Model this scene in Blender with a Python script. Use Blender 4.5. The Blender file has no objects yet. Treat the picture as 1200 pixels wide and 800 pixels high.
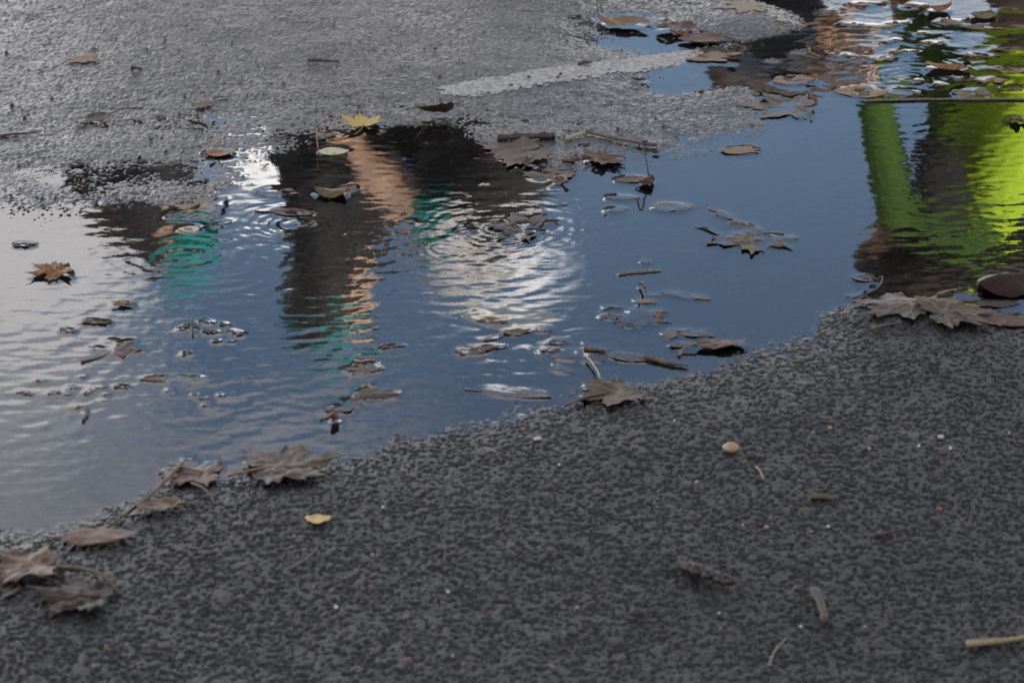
import bpy, bmesh, math, random
import numpy as np
from mathutils import Vector, Matrix

R = math.radians
scene = bpy.context.scene
COL = scene.collection
rng = np.random.default_rng(11)
random.seed(5)

# ------------------------------------------------------------------ camera
CAM_H, PITCH, FPX = 1.56, R(21.2), 4000.0
cam = bpy.data.cameras.new('camera')
camo = bpy.data.objects.new('camera', cam)
COL.objects.link(camo)
camo.location = (0, 0, CAM_H)
camo.rotation_euler = (R(90) - PITCH, 0, 0)
cam.sensor_width = 36.0
cam.lens = 120.0
cam.clip_start = 0.1
cam.clip_end = 6000
cam.dof.use_dof = True
cam.dof.focus_distance = 4.86
cam.dof.aperture_fstop = 10.0
scene.camera = camo

SP, CP = math.sin(PITCH), math.cos(PITCH)

def ground(px, py, z=0.0):
    """the spot on the road whose place in the photograph is px, py"""
    a, b = (px - 600) / FPX, -(py - 400) / FPX
    dx, dy, dz = a, CP + b * SP, -SP + b * CP
    t = (CAM_H - z) / -dz
    return dx * t, dy * t

def ppm(py):
    a, b = 0, -(py - 400) / FPX
    dz = -SP + b * CP
    return FPX / (CAM_H / -dz)

def mirror(px, py, D):
    """lateral place and height of something D metres off, seen mirrored in the water"""
    a, b = (px - 600) / FPX, -(py - 400) / FPX
    dx, dy, dz = a, CP + b * SP, -SP + b * CP
    t = D / dy
    return dx * t, -dz * t - CAM_H

def tag(o, label=None, cat=None, group=None, kind=None):
    if label: o['label'] = label
    if cat: o['category'] = cat
    if group: o['group'] = group
    if kind: o['kind'] = kind
    return o

# ------------------------------------------------------------------ noise
_perm = rng.permutation(4096)
_tab = rng.random(4096)

def _h(ix, iy, s):
    return _perm[(_perm[(ix + s * 131) & 4095] + iy) & 4095]

def vnoise(x, y, s=0):
    x0 = np.floor(x).astype(np.int64); y0 = np.floor(y).astype(np.int64)
    fx = x - x0; fy = y - y0
    fx = fx * fx * fx * (fx * (fx * 6 - 15) + 10); fy = fy * fy * fy * (fy * (fy * 6 - 15) + 10)
    a = _tab[_h(x0, y0, s)]; b = _tab[_h(x0 + 1, y0, s)]
    c = _tab[_h(x0, y0 + 1, s)]; d = _tab[_h(x0 + 1, y0 + 1, s)]
    return (a * (1 - fx) + b * fx) * (1 - fy) + (c * (1 - fx) + d * fx) * fy

def fbm(x, y, s=0, o=3):
    t = 0; A = 1; n = 0
    for k in range(o):
        t = t + A * vnoise(x * 2 ** k + 17.3 * k, y * 2 ** k + 9.1 * k, s + k); n += A; A *= .5
    return t / n

def cells(x, y, s=0):
    x0 = np.floor(x).astype(np.int64); y0 = np.floor(y).astype(np.int64)
    f1 = np.full(x.shape, 9.0); idd = np.zeros(x.shape, np.int64)
    for i in (-1, 0, 1):
        for j in (-1, 0, 1):
            h = _h(x0 + i, y0 + j, s)
            px = x0 + i + .5 + .85 * (_tab[h] - .5); py = y0 + j + .5 + .85 * (_tab[(h * 7 + 3) & 4095] - .5)
            d = np.hypot(x - px, y - py)
            m = d < f1
            f1 = np.where(m, d, f1); idd = np.where(m, h, idd)
    return f1, _tab[(idd * 13 + 5) & 4095], _tab[(idd * 29 + 11) & 4095]

def sstep(a, b, x):
    t = np.clip((x - a) / (b - a), 0, 1)
    return t * t * (3 - 2 * t)

def blur(a, s):
    r = int(3 * s) + 1
    k = np.exp(-.5 * (np.arange(-r, r + 1) / s) ** 2); k /= k.sum()
    out = np.zeros_like(a); p = np.pad(a, ((r, r), (0, 0)), mode='edge')
    for i in range(2 * r + 1): out += k[i] * p[i:i + a.shape[0]]
    p = np.pad(out, ((0, 0), (r, r)), mode='edge'); out = np.zeros_like(a)
    for i in range(2 * r + 1): out += k[i] * p[:, i:i + a.shape[1]]
    return out

# ------------------------------------------------------------------ node helpers
def material(name):
    m = bpy.data.materials.new(name); m.use_nodes = True
    nt = m.node_tree; nt.nodes.clear()
    out = nt.nodes.new('ShaderNodeOutputMaterial')
    return m, nt, out

def N(nt, t, **kw):
    n = nt.nodes.new(t)
    for k, v in kw.items():
        if k in n.inputs: n.inputs[k].default_value = v
        else: setattr(n, k, v)
    return n

def mixc(nt, fac, a, b):
    n = nt.nodes.new('ShaderNodeMix'); n.data_type = 'RGBA'
    for s, v in ((0, fac), (6, a), (7, b)):
        if hasattr(v, 'links'): nt.links.new(v, n.inputs[s])
        else: n.inputs[s].default_value = v if s == 0 else (*v, 1)
    return n.outputs[2]

def math_(nt, op, a, b=None, clamp=False):
    n = nt.nodes.new('ShaderNodeMath'); n.operation = op; n.use_clamp = clamp
    for i, v in enumerate((a, b)):
        if v is None: continue
        if hasattr(v, 'links'): nt.links.new(v, n.inputs[i])
        else: n.inputs[i].default_value = v
    return n.outputs[0]

def ramp(nt, fac, stops):
    n = nt.nodes.new('ShaderNodeValToRGB'); e = n.color_ramp.elements
    while len(e) < len(stops): e.new(.5)
    for k, (p, c) in enumerate(stops):
        e[k].position = p; e[k].color = (*c, 1) if len(c) == 3 else c
    nt.links.new(fac, n.inputs[0]); return n.outputs[0]

# ------------------------------------------------------------------ materials
def asphalt_material(name, attr):
    m, nt, out = material(name)
    b = N(nt, 'ShaderNodeBsdfPrincipled')
    geo = N(nt, 'ShaderNodeNewGeometry')
    if attr:
        at = N(nt, 'ShaderNodeAttribute', attribute_name='tone')
        col = at.outputs['Color']; rough = at.outputs['Alpha']
        nt.links.new(rough, b.inputs['Roughness'])
    else:
        v = N(nt, 'ShaderNodeTexVoronoi', Scale=130.0)
        nt.links.new(geo.outputs['Position'], v.inputs['Vector'])
        col = ramp(nt, v.outputs['Color'], [(0, (.035, .035, .037)), (.6, (.06, .058, .056)), (1, (.1, .095, .09))])
        b.inputs['Roughness'].default_value = .5
    no = N(nt, 'ShaderNodeTexNoise', Scale=900.0, Detail=3.0)
    nt.links.new(geo.outputs['Position'], no.inputs['Vector'])
    col = mixc(nt, math_(nt, 'MULTIPLY', no.outputs['Fac'], .5), col, (.045, .043, .042)) if not attr else col
    n4 = N(nt, 'ShaderNodeTexNoise', Scale=330.0, Detail=3.0, Roughness=.65, Distortion=.3)     # tarry gaps between the grit
    nt.links.new(geo.outputs['Position'], n4.inputs['Vector'])
    gap = ramp(nt, n4.outputs['Fac'], [(.37, (1, 1, 1)), (.43, (0, 0, 0))])
    col = mixc(nt, math_(nt, 'MULTIPLY', gap, .5), col, (.006, .006, .0065))
    nt.links.new(col, b.inputs['Base Color'])
    bp = N(nt, 'ShaderNodeBump', Strength=.45, Distance=.001)
    nt.links.new(math_(nt, 'SUBTRACT', math_(nt, 'MULTIPLY', no.outputs['Fac'], .6), math_(nt, 'MULTIPLY', gap, .9)), bp.inputs['Height'])
    nt.links.new(bp.outputs[0], b.inputs['Normal'])
    b.inputs['IOR'].default_value = 1.36
    nt.links.new(b.outputs[0], out.inputs[0])
    return m

def leaf_material(name, c1, c2, vein, spots=.5, rough=.42):
    m, nt, out = material(name)
    b = N(nt, 'ShaderNodeBsdfPrincipled')
    tc = N(nt, 'ShaderNodeTexCoord'); oi = N(nt, 'ShaderNodeObjectInfo')
    add = nt.nodes.new('ShaderNodeVectorMath'); add.operation = 'ADD'
    nt.links.new(tc.outputs['Object'], add.inputs[0])
    sc = nt.nodes.new('ShaderNodeVectorMath'); sc.operation = 'SCALE'
    sc.inputs[0].default_value = (7, 13, 5)
    nt.links.new(oi.outputs['Random'], sc.inputs['Scale'])
    nt.links.new(sc.outputs[0], add.inputs[1])
    n1 = N(nt, 'ShaderNodeTexNoise', Scale=45.0, Detail=5.0, Roughness=.6)
    n2 = N(nt, 'ShaderNodeTexNoise', Scale=230.0, Detail=4.0, Roughness=.6)
    n3 = N(nt, 'ShaderNodeTexVoronoi', Scale=160.0)
    for n in (n1, n2, n3): nt.links.new(add.outputs[0], n.inputs['Vector'])
    f = ramp(nt, n1.outputs['Fac'], [(.34, (0, 0, 0)), (.66, (1, 1, 1))])
    col = mixc(nt, f, c1, c2)
    dark = tuple(v * .28 for v in c1)
    sp = ramp(nt, n2.outputs['Fac'], [(.56, (0, 0, 0)), (.66, (1, 1, 1))])
    col = mixc(nt, math_(nt, 'MULTIPLY', sp, spots), col, dark)
    at = N(nt, 'ShaderNodeAttribute', attribute_name='vein')
    col = mixc(nt, math_(nt, 'MULTIPLY', at.outputs['Fac'], .75), col, vein)
    nt.links.new(col, b.inputs['Base Color'])
    rr = math_(nt, 'ADD', math_(nt, 'MULTIPLY', n2.outputs['Fac'], .3), rough - .12)
    nt.links.new(rr, b.inputs['Roughness']); b.inputs['Specular IOR Level'].default_value = .16
    bp = N(nt, 'ShaderNodeBump', Strength=.9, Distance=.001)
    h = math_(nt, 'ADD', n2.outputs['Fac'], math_(nt, 'MULTIPLY', n3.outputs['Distance'], 20.0))
    nt.links.new(n2.outputs['Fac'], bp.inputs['Height'])
    nt.links.new(bp.outputs[0], b.inputs['Normal'])
    nt.links.new(b.outputs[0], out.inputs[0])
    return m

def plain(name, c1, c2, scale=200., rough=.5, bump=.3, dist=.001):
    m, nt, out = material(name)
    b = N(nt, 'ShaderNodeBsdfPrincipled', Roughness=rough)
    tc = N(nt, 'ShaderNodeTexCoord')
    n = N(nt, 'ShaderNodeTexNoise', Scale=scale, Detail=4.0)
    nt.links.new(tc.outputs['Object'], n.inputs['Vector'])
    nt.links.new(mixc(nt, ramp(nt, n.outputs['Fac'], [(.35, (0, 0, 0)), (.65, (1, 1, 1))]), c1, c2), b.inputs['Base Color'])
    bp = N(nt, 'ShaderNodeBump', Strength=bump, Distance=dist)
    nt.links.new(n.outputs['Fac'], bp.inputs['Height']); nt.links.new(bp.outputs[0], b.inputs['Normal'])
    nt.links.new(b.outputs[0], out.inputs[0])
    return m

LM = {
 'tan':     leaf_material('leaf_tan', (0.1576, 0.0977, 0.0510), (0.1184, 0.0681, 0.0347), (0.1840, 0.1191, 0.0666), .55),
 'pale':    leaf_material('leaf_pale', (0.1488, 0.1043, 0.0632), (0.1096, 0.0755, 0.0469), (0.1760, 0.1228, 0.0755), .5),
 'brown':   leaf_material('leaf_brown', (0.0744, 0.0377, 0.0197), (0.0504, 0.0237, 0.0122), (0.0960, 0.0503, 0.0258), .6),
 'dark':    leaf_material('leaf_dark', (0.0304, 0.0170, 0.0102), (0.0192, 0.0104, 0.0075), (0.0480, 0.0252, 0.0150), .6),
 'grey':    leaf_material('leaf_grey', (0.0704, 0.0488, 0.0347), (0.0504, 0.0340, 0.0245), (0.0920, 0.0629, 0.0422), .45, .38),
 'red':     leaf_material('leaf_red', (0.0656, 0.0296, 0.0190), (0.0480, 0.0215, 0.0150), (0.0872, 0.0437, 0.0272), .5),
 'maroon':  leaf_material('leaf_maroon', (0.0216, 0.0081, 0.0048), (0.0152, 0.0059, 0.0041), (0.0304, 0.0104, 0.0061), .4, .3),
 'yellow':  leaf_material('leaf_yellow', (0.396, 0.261, 0.061), (0.320, 0.219, 0.067), (0.419, 0.303, 0.101), .5),
 'lemon':   leaf_material('leaf_lemon', (0.442, 0.325, 0.114), (0.381, 0.268, 0.087), (0.457, 0.353, 0.148), .3),
 'wetgrey': leaf_material('leaf_wet_grey', (.066, .046, .030), (.042, .029, .020), (.13, .095, .06), .7, .4),
 'wetred':  leaf_material('leaf_wet_red', (.085, .041, .027), (.055, .028, .019), (.14, .08, .05), .7, .4),
 'wetbrown': leaf_material('leaf_wet_brown', (.10, .058, .030), (.062, .035, .02), (.15, .1, .055), .7, .4),
 'sunken':  leaf_material('leaf_sunken', (.36, .31, .12), (.27, .25, .1), (.4, .33, .15), .3),
 'green':   leaf_material('leaf_pale_green', (0.358, 0.325, 0.202), (0.305, 0.268, 0.162), (0.381, 0.338, 0.215), .25),
 'olive':   leaf_material('leaf_olive', (0.0744, 0.0488, 0.0122), (0.0400, 0.0274, 0.0088), (0.0872, 0.0614, 0.0211), .6),
 'rust':    leaf_material('leaf_rust', (0.1488, 0.0466, 0.0102), (0.0872, 0.0274, 0.0075), (0.1672, 0.0651, 0.0177), .5),
 'orange':  leaf_material('leaf_orange_tan', (0.1840, 0.0895, 0.0299), (0.1448, 0.0651, 0.0224), (0.2016, 0.1080, 0.0422), .4),
}
SM = {
 'tan': plain('stem_tan', (0.1560, 0.0952, 0.0442), (0.1080, 0.0616, 0.0286)),
 'brown': plain('stem_brown', (0.0660, 0.0336, 0.0182), (0.0420, 0.0213, 0.0125)),
 'dark': plain('stem_dark', (0.0210, 0.0123, 0.0094), (0.0132, 0.0084, 0.0068)),
 'red': plain('stem_red', (0.0780, 0.0308, 0.0182), (0.0510, 0.0196, 0.0125)),
 'straw': plain('straw_dry', (.25, .20, .115), (.17, .135, .08)),
 'grey': plain('stem_grey', (0.1200, 0.0924, 0.0650), (0.0780, 0.0560, 0.0390)),
 'olive': plain('stem_olive', (0.0660, 0.0493, 0.0156), (0.0390, 0.0291, 0.0114)),
 'amber': plain('stem_amber', (0.2400, 0.1176, 0.0312), (0.1800, 0.0840, 0.0234)),
 'bark': plain('bark_dark', (0.0450, 0.0269, 0.0177), (0.0168, 0.0112, 0.0083), 160., .6, .8, .002),
 'barklight': plain('bark_light', (0.0960, 0.0560, 0.0322), (0.0360, 0.0213, 0.0130), 160., .6, .8, .002),
}
PM = {
 'beige': plain('pebble_beige', (0.3000, 0.2088, 0.1400), (0.2325, 0.1584, 0.1050), 120., .5),
 'dark': plain('pebble_dark', (0.0225, 0.0173, 0.0154), (0.0135, 0.0108, 0.0105), 220., .5),
 'white': plain('pebble_white', (0.4650, 0.4392, 0.4060), (0.3750, 0.3528, 0.3290), 220., .5),
 'rust': plain('pebble_rust', (0.1500, 0.0612, 0.0315), (0.0900, 0.0360, 0.0210), 220., .6),
 'sand': plain('pebble_sand', (0.3150, 0.2160, 0.1190), (0.2250, 0.1440, 0.0770), 220., .6),
 'grey': plain('pebble_grey', (0.1050, 0.0972, 0.0910), (0.0675, 0.0634, 0.0616), 220., .5),
}

# ------------------------------------------------------------------ the road surface, one grid that widens with distance
NU, NV = 1120, 1300
Y0, Y1, HWK = 2.72, 6.9, .205
yv = Y0 * (Y1 / Y0) ** np.linspace(0, 1, NV)
uv = np.linspace(-1, 1, NU)
GX = (uv[None, :] * (HWK * yv)[:, None]); GY = np.repeat(yv[:, None], NU, 1)
# where each grid point is in the photograph (only used to read off the layout)
_vy = GY * CP + CAM_H * SP; _vu = GY * SP - CAM_H * CP
PX = 600 + FPX * GX / _vy; PY = 400 - FPX * _vu / _vy

shore = [(-420, 700), (-200, 660), (-60, 634), (0, 622), (55, 620), (100, 606), (150, 590), (200, 570), (262, 556), (330, 545), (385, 536),
         (440, 522), (478, 502), (540, 492), (600, 478), (650, 468), (690, 452), (745, 437), (795, 430), (835, 418), (880, 406),
         (935, 396), (975, 382), (998, 366), (1030, 362), (1085, 370), (1140, 372), (1200, 378), (1300, 392), (1420, 400),
         (1500, 250), (1430, 60), (1340, -40), (1180, -62), (1000, -58), (880, -42), (842, -14), (820, 20), (828, 55), (856, 85),
         (878, 112), (890, 140), (884, 172), (850, 188), (800, 194), (740, 196), (700, 203), (655, 197), (610, 175), (570, 158), (545, 147),
         (505, 141), (462, 142), (425, 152), (385, 158), (345, 170), (312, 178), (285, 190), (262, 214), (215, 226),
         (150, 228), (100, 232), (40, 238), (-60, 236), (-240, 222), (-420, 240)]
SG = np.array([ground(*p) for p in shore])

def sdf(x, y):
    d = np.full(x.shape, 9.0); inside = np.zeros(x.shape, bool)
    n = len(SG)
    for i in range(n):
        ax, ay = SG[i]; bx, by = SG[(i + 1) % n]
        ex, ey = bx - ax, by - ay
        t = np.clip(((x - ax) * ex + (y - ay) * ey) / (ex * ex + ey * ey), 0, 1)
        d = np.minimum(d, np.hypot(x - ax - t * ex, y - ay - t * ey))
        c = ((ay > y) != (by > y)) & (x < (bx - ax) * (y - ay) / (by - ay + 1e-12) + ax)
        inside ^= c
    return np.where(inside, -d, d)

step = 4
SD = sdf(GX[::step, ::step], GY[::step, ::step])
def upsample(a, shp, s):
    r = np.minimum(np.arange(shp[0]) / s, a.shape[0] - 1.001); c = np.minimum(np.arange(shp[1]) / s, a.shape[1] - 1.001)
    r0 = r.astype(int); c0 = c.astype(int); fr = (r - r0)[:, None]; fc = (c - c0)[None, :]
    return (a[r0][:, c0] * (1 - fr) * (1 - fc) + a[r0 + 1][:, c0] * fr * (1 - fc) + a[r0][:, c0 + 1] * (1 - fr) * fc + a[r0 + 1][:, c0 + 1] * fr * fc)
SD = upsample(SD, GX.shape, step)
SD = SD + .030 * (fbm(GX * 9, GY * 6, 3) - .5) + .012 * (fbm(GX * 45, GY * 30, 8) - .5)

far = sstep(4.15, 4.6, GY)                       # 0 on the near bank, 1 on the far bank
kin = .075 * (1 - far) + .05 * far
kout = .055 * (1 - far) + .011 * far
base = np.where(SD < 0, np.maximum(SD * kin, -.020), .0 + np.minimum(SD * kout, .011 - .0035 * far))
def blob(cx, cy, rx, ry):
    return np.exp(-((PX - cx) / rx) ** 2 - ((PY - cy) / ry) ** 2)
# slow dips and humps of the worn road
base = base + .0030 * blob(70, 262, 110, 26) + .0024 * blob(215, 232, 90, 18)          # stony shallows, left
base = base - .0020 * blob(195, 118, 90, 30) - .0010 * blob(90, 190, 150, 36)             # wet hollow, far left
base = base - .0032 * blob(720, 40, 120, 28) - .0036 * blob(800, 98, 52, 16) + .003 * blob(560, 70, 200, 40)
base = base + .0105 * blob(880, 25, 70, 22) + .004 * blob(1010, 20, 120, 20)  # shallows, top right
base = base + .013 * blob(1080, 372, 85, 18)
BASE = base
f1, s1, s2 = cells(GX / .0062, GY / .0062, 1)
stone = (1 - np.clip(f1 / .62, 0, 1) ** 2)
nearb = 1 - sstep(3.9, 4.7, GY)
grain = (.0003 + (.0008 - .0004 * nearb) * s1) * stone
grain = grain + .0030 * stone * (s2 > .80) * blob(70, 268, 130, 34)
p1_, a1_, b1_ = cells(GX / .0078 + .5 * vnoise(GX / .011, GY / .011, 27), GY / .0076 + .5 * vnoise(GX / .012, GY / .012, 28), 71)
p2_, a2_, b2_ = cells(GX / .0046, GY / .0048, 72)
dens = .36 + .55 * (fbm(GX * 16, GY * 16, 25) - .5)
wob = .50 * (vnoise(GX / .0024, GY / .0024, 26) - .5)
pn = .58 * vnoise(GX / .0062, GY / .0062, 21) + .42 * vnoise(GX / .0034, GY / .0034, 22)
pit = np.maximum.reduce([sstep(.52, .22, p1_ + wob + .30 * (b1_ - .5)) * (a1_ < dens) * (.55 + .45 * b2_), sstep(.46, .24, p2_ + wob) * (a2_ < .20) * .7, sstep(.62, .69, pn) * .8]) * (.26 + .74 * nearb)
pit2 = sstep(.66, .76, fbm(GX / .021, GY / .021, 31, 2))
grain = grain - .0028 * pit - .0007 * pit2
grain = grain + .0012 * (vnoise(GX / .035, GY / .035, 41) - .5) + .003 * (vnoise(GX / .16, GY / .13, 42) - .5)
big = (s2 > .95) * stone * .0014
grain = grain + big
edge = np.minimum.reduce([sstep(0, .06, 1 - np.abs(GX / (HWK * GY))), sstep(0, .12, GY - Y0), sstep(0, .2, Y1 - GY)])
Z = (BASE + grain) * edge + .012 * (1 - edge)

def lookup(arr, x, y):
    v = np.log(np.clip(y, Y0, Y1) / Y0) / math.log(Y1 / Y0) * (NV - 1)
    u = (np.clip(x / (HWK * y), -1, 1) + 1) / 2 * (NU - 1)
    v0 = np.minimum(v.astype(int), NV - 2); u0 = np.minimum(u.astype(int), NU - 2); fv = v - v0; fu = u - u0
    return arr[v0, u0] * (1 - fv) * (1 - fu) + arr[v0 + 1, u0] * fv * (1 - fu) + arr[v0, u0 + 1] * (1 - fv) * fu + arr[v0 + 1, u0 + 1] * fv * fu
BASES = blur(np.where(edge > 0, BASE, .012) + .0012, 4)

def grid_mesh(name, z, keep=None, extra=None):
    vid = np.arange(NV * NU).reshape(NV, NU)
    q = np.stack([vid[:-1, :-1], vid[:-1, 1:], vid[1:, 1:], vid[1:, :-1]], -1)
    q = q[keep] if keep is not None else q.reshape(-1, 4)
    co = np.stack([GX, GY, z], -1).reshape(-1, 3)
    if keep is not None:
        used = np.unique(q); remap = np.full(NV * NU, -1); remap[used] = np.arange(len(used)); q = remap[q]; co = co[used]
    else: used = None
    me = bpy.data.meshes.new(name)
    return finish(me, co, q, extra, used)

def finish(me, co, q, extra=None, used=None, smooth=True):
    me.vertices.add(len(co)); me.vertices.foreach_set('co', co.astype(np.float32).ravel())
    me.loops.add(q.size); me.loops.foreach_set('vertex_index', q.ravel().astype(np.int32))
    me.polygons.add(len(q)); me.polygons.foreach_set('loop_start', np.arange(0, q.size, q.shape[1], dtype=np.int32))
    me.update(calc_edges=True); me.validate()
    if smooth: me.polygons.foreach_set('use_smooth', np.ones(len(q), bool))
    if extra is not None:
        a = me.color_attributes.new('tone', 'FLOAT_COLOR', 'POINT')
        e = extra if used is None else extra[used]
        a.data.foreach_set('color', e.astype(np.float32).ravel())
    return me

tone = .024 + .014 * s2 + .010 * (fbm(GX * 20, GY * 20, 51) - .5) + .010 * (fbm(GX * 3, GY * 3, 55) - .5)
tone = np.where(s2 > .996, .08 + .10 * s1, tone)
tone = np.where(s2 < .05, .016, tone)
margin = sstep(.0075, .001, BASE) * nearb
rightdim = sstep(.12, .5, GX - .10 * (GY - 3.2) + .25 * (fbm(GX * 5, GY * 5, 93) - .5)) * nearb      # right of the near bank: dimmer sky reflection put into the colour
dry = sstep(4.25, 4.9, GY) * sstep(.0005, .008, BASE)
tone = tone * (1 - .62 * np.maximum(pit, .6 * pit2)) * (1 + 1.15 * dry) * (1 - .3 * margin) * (1 - .34 * rightdim) * (1 - .28 * nearb) * (1 - .45 * sstep(.001, -.004, BASE))
warm = (s1 > .93) * .4
rgb = np.stack([tone * (1.03 + .35 * warm), tone * (.985 + .02 * warm), tone * (.935 - .25 * warm)], -1)
wet = sstep(.012, -.004, BASE)
rough = .31 + .21 * nearb - .04 * wet - .14 * margin + .16 * (s1 - .5) + .04 * dry + .10 * (fbm(GX * 6, GY * 6, 58) - .5)
rough = np.clip(rough, .16, .9)
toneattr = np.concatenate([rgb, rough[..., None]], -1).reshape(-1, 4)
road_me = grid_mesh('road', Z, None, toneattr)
# carry the same sheet on to the horizon
bm = bmesh.new(); bm.from_mesh(road_me)
c = [bm.verts.new((x, y, .012)) for x, y in ((-HWK * Y0, Y0), (HWK * Y0, Y0), (HWK * Y1, Y1), (-HWK * Y1, Y1))]
o = [bm.verts.new((x, y, .012)) for x, y in ((-1500, -1500), (1500, -1500), (1500, 1500), (-1500, 1500))]
fs = [bm.faces.new((o[k], o[(k + 1) % 4], c[(k + 1) % 4], c[k])) for k in range(4)]
for f in fs: f.material_index = 1; f.normal_update()
bm.to_mesh(road_me); bm.free()
road = bpy.data.objects.new('road', road_me); COL.objects.link(road)
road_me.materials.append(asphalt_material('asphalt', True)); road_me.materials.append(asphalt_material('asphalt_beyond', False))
tag(road, kind='structure')

# ------------------------------------------------------------------ worn white line, a skin of paint on the stones
lx0, ly0 = ground(470, 112); lx1, ly1 = ground(900, 44)
ex, ey = lx1 - lx0, ly1 - ly0; L_ = math.hypot(ex, ey); ex /= L_; ey /= L_
tl = (GX - lx0) * ex + (GY - ly0) * ey
dl = (GX - lx0) * -ey + (GY - ly0) * ex
wear = .55 * fbm(GX * 38, GY * 38, 61) + .45 * vnoise(GX / .006, GY / .006, 63)
cov = sstep(-.125, -.03, dl) * (1 - sstep(.0, .008, dl + .012 * (fbm(GX * 60, GY * 60, 66) - .5)))
cov = cov * sstep(0, .10, tl) * (1 - sstep(.5, .75, tl) * .8)
paint = (cov * 1.0 - wear * .72 - pit * .5 + .35 * stone * cov) > .34
keep = paint[:-1, :-1] & paint[1:, 1:] & (tl[:-1, :-1] < 1.2)
pm, nt, out = material('line_paint')
b = N(nt, 'ShaderNodeBsdfPrincipled', Roughness=.55)
geo = N(nt, 'ShaderNodeNewGeometry'); no = N(nt, 'ShaderNodeTexNoise', Scale=140.0, Detail=5.0)
nt.links.new(geo.outputs['Position'], no.inputs['Vector'])
nt.links.new(ramp(nt, no.outputs['Fac'], [(.35, (.13, .127, .119)), (.65, (.33, .32, .30))]), b.inputs['Base Color'])
nt.links.new(b.outputs[0], out.inputs[0])
line = bpy.data.objects.new('road_marking', grid_mesh('road_marking', Z + .0006, keep)); COL.objects.link(line)
line.data.materials.append(pm); tag(line, kind='structure')

# ------------------------------------------------------------------ litter: leaves, twigs, pebbles
WATERPTS = []       # where litter breaks the water

def link(name, me, mat, parent=None):
    o = bpy.data.objects.new(name, me); COL.objects.link(o)
    if mat: me.materials.append(mat)
    if parent: o.parent = parent
    return o

def root(name, x, y, z, rz, label, cat, group=None):
    e = bpy.data.objects.new(name, None); COL.objects.link(e)
    e.location = (x, y, z); e.rotation_euler = (0, 0, rz); e.empty_display_size = .02
    return tag(e, label, cat, group)

MAPLE = [(0, 1.0), (4, .84), (9, .72), (12, .77), (14, .76), (18, .62), (26, .50), (32, .60), (36, .74), (38, .72), (42, .70), (47, .78), (50, .97), (53, .78), (58, .70),
         (62, .71), (65, .76), (68, .62), (80, .45), (88, .52), (95, .62), (98, .58), (103, .62), (107, .78), (111, .58), (120, .48), (126, .54), (138, .42), (152, .36), (166, .27), (180, .05)]

def maple_shape(seed, n=132, rings=15):
    r = random.Random(seed)
    ang = np.linspace(-180, 180, n, endpoint=False)
    ks = [k for k, _ in MAPLE]
    va = np.array([v * r.uniform(.88, 1.1) for _, v in MAPLE]); vb = np.array([v * r.uniform(.88, 1.1) for _, v in MAPLE])
    vb[0] = va[0]; vb[-1] = va[-1]
    rad = np.where(ang >= 0, np.interp(np.abs(ang), ks, va), np.interp(np.abs(ang), ks, vb))
    t = (np.arange(1, rings + 1) / rings) ** .9
    th = np.radians(ang)
    x = np.concatenate([[0], np.outer(t, rad * np.sin(th)).ravel()]); y = np.concatenate([[0], np.outer(t, rad * np.cos(th)).ravel()])
    va_ = np.radians(np.array([0, 50, -50, 106, -106]))
    pol = np.arctan2(x, y); rr = np.hypot(x, y)
    v = np.zeros(len(x))
    for a in va_:
        d = np.abs(((pol - a + np.pi) % (2 * np.pi)) - np.pi); dist = rr * np.sin(np.minimum(d, 1.5))
        v = np.maximum(v, np.exp(-(dist / .018) ** 2))
    F = []
    for j in range(n): F.append((0, 1 + j, 1 + (j + 1) % n, 0))
    tri = np.array([(0, 1 + j, 1 + (j + 1) % n) for j in range(n)])
    q = np.array([(1 + i * n + j, 1 + (i + 1) * n + j, 1 + (i + 1) * n + (j + 1) % n, 1 + i * n + (j + 1) % n) for i in range(rings - 1) for j in range(n)])
    return x, y, v, tri[:, ::-1], q[:, ::-1], (0, -.03)

def strip_shape(seed, w=.28, pw=.8, n=36, m=13, jag=.05):
    r = np.random.default_rng(seed)
    s = np.linspace(0, 1, n); t = np.linspace(-1, 1, m)
    ww = w * np.sin(np.pi * s ** pw) ** .75 + .004
    jl = 1 + jag * np.interp(s, np.linspace(0, 1, 19), r.uniform(-1, 1, 19)); jr = 1 + jag * np.interp(s, np.linspace(0, 1, 19), r.uniform(-1, 1, 19))
    X = ww[:, None] * np.where(t < 0, jl[:, None] * t, jr[:, None] * t); Y = np.repeat(s[:, None], m, 1) - .5
    v = np.exp(-(X / .015) ** 2)
    for k in range(6):
        c = -.4 + k * .14
        v = np.maximum(v, .6 * np.exp(-((Y - c - .6 * np.abs(X)) / .012) ** 2))
    vid = np.arange(n * m).reshape(n, m)
    q = np.stack([vid[:-1, :-1], vid[:-1, 1:], vid[1:, 1:], vid[1:, :-1]], -1).reshape(-1, 4)
    return X.ravel(), Y.ravel(), v.ravel(), np.zeros((0, 3), int), q, (0, -.5)

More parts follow.
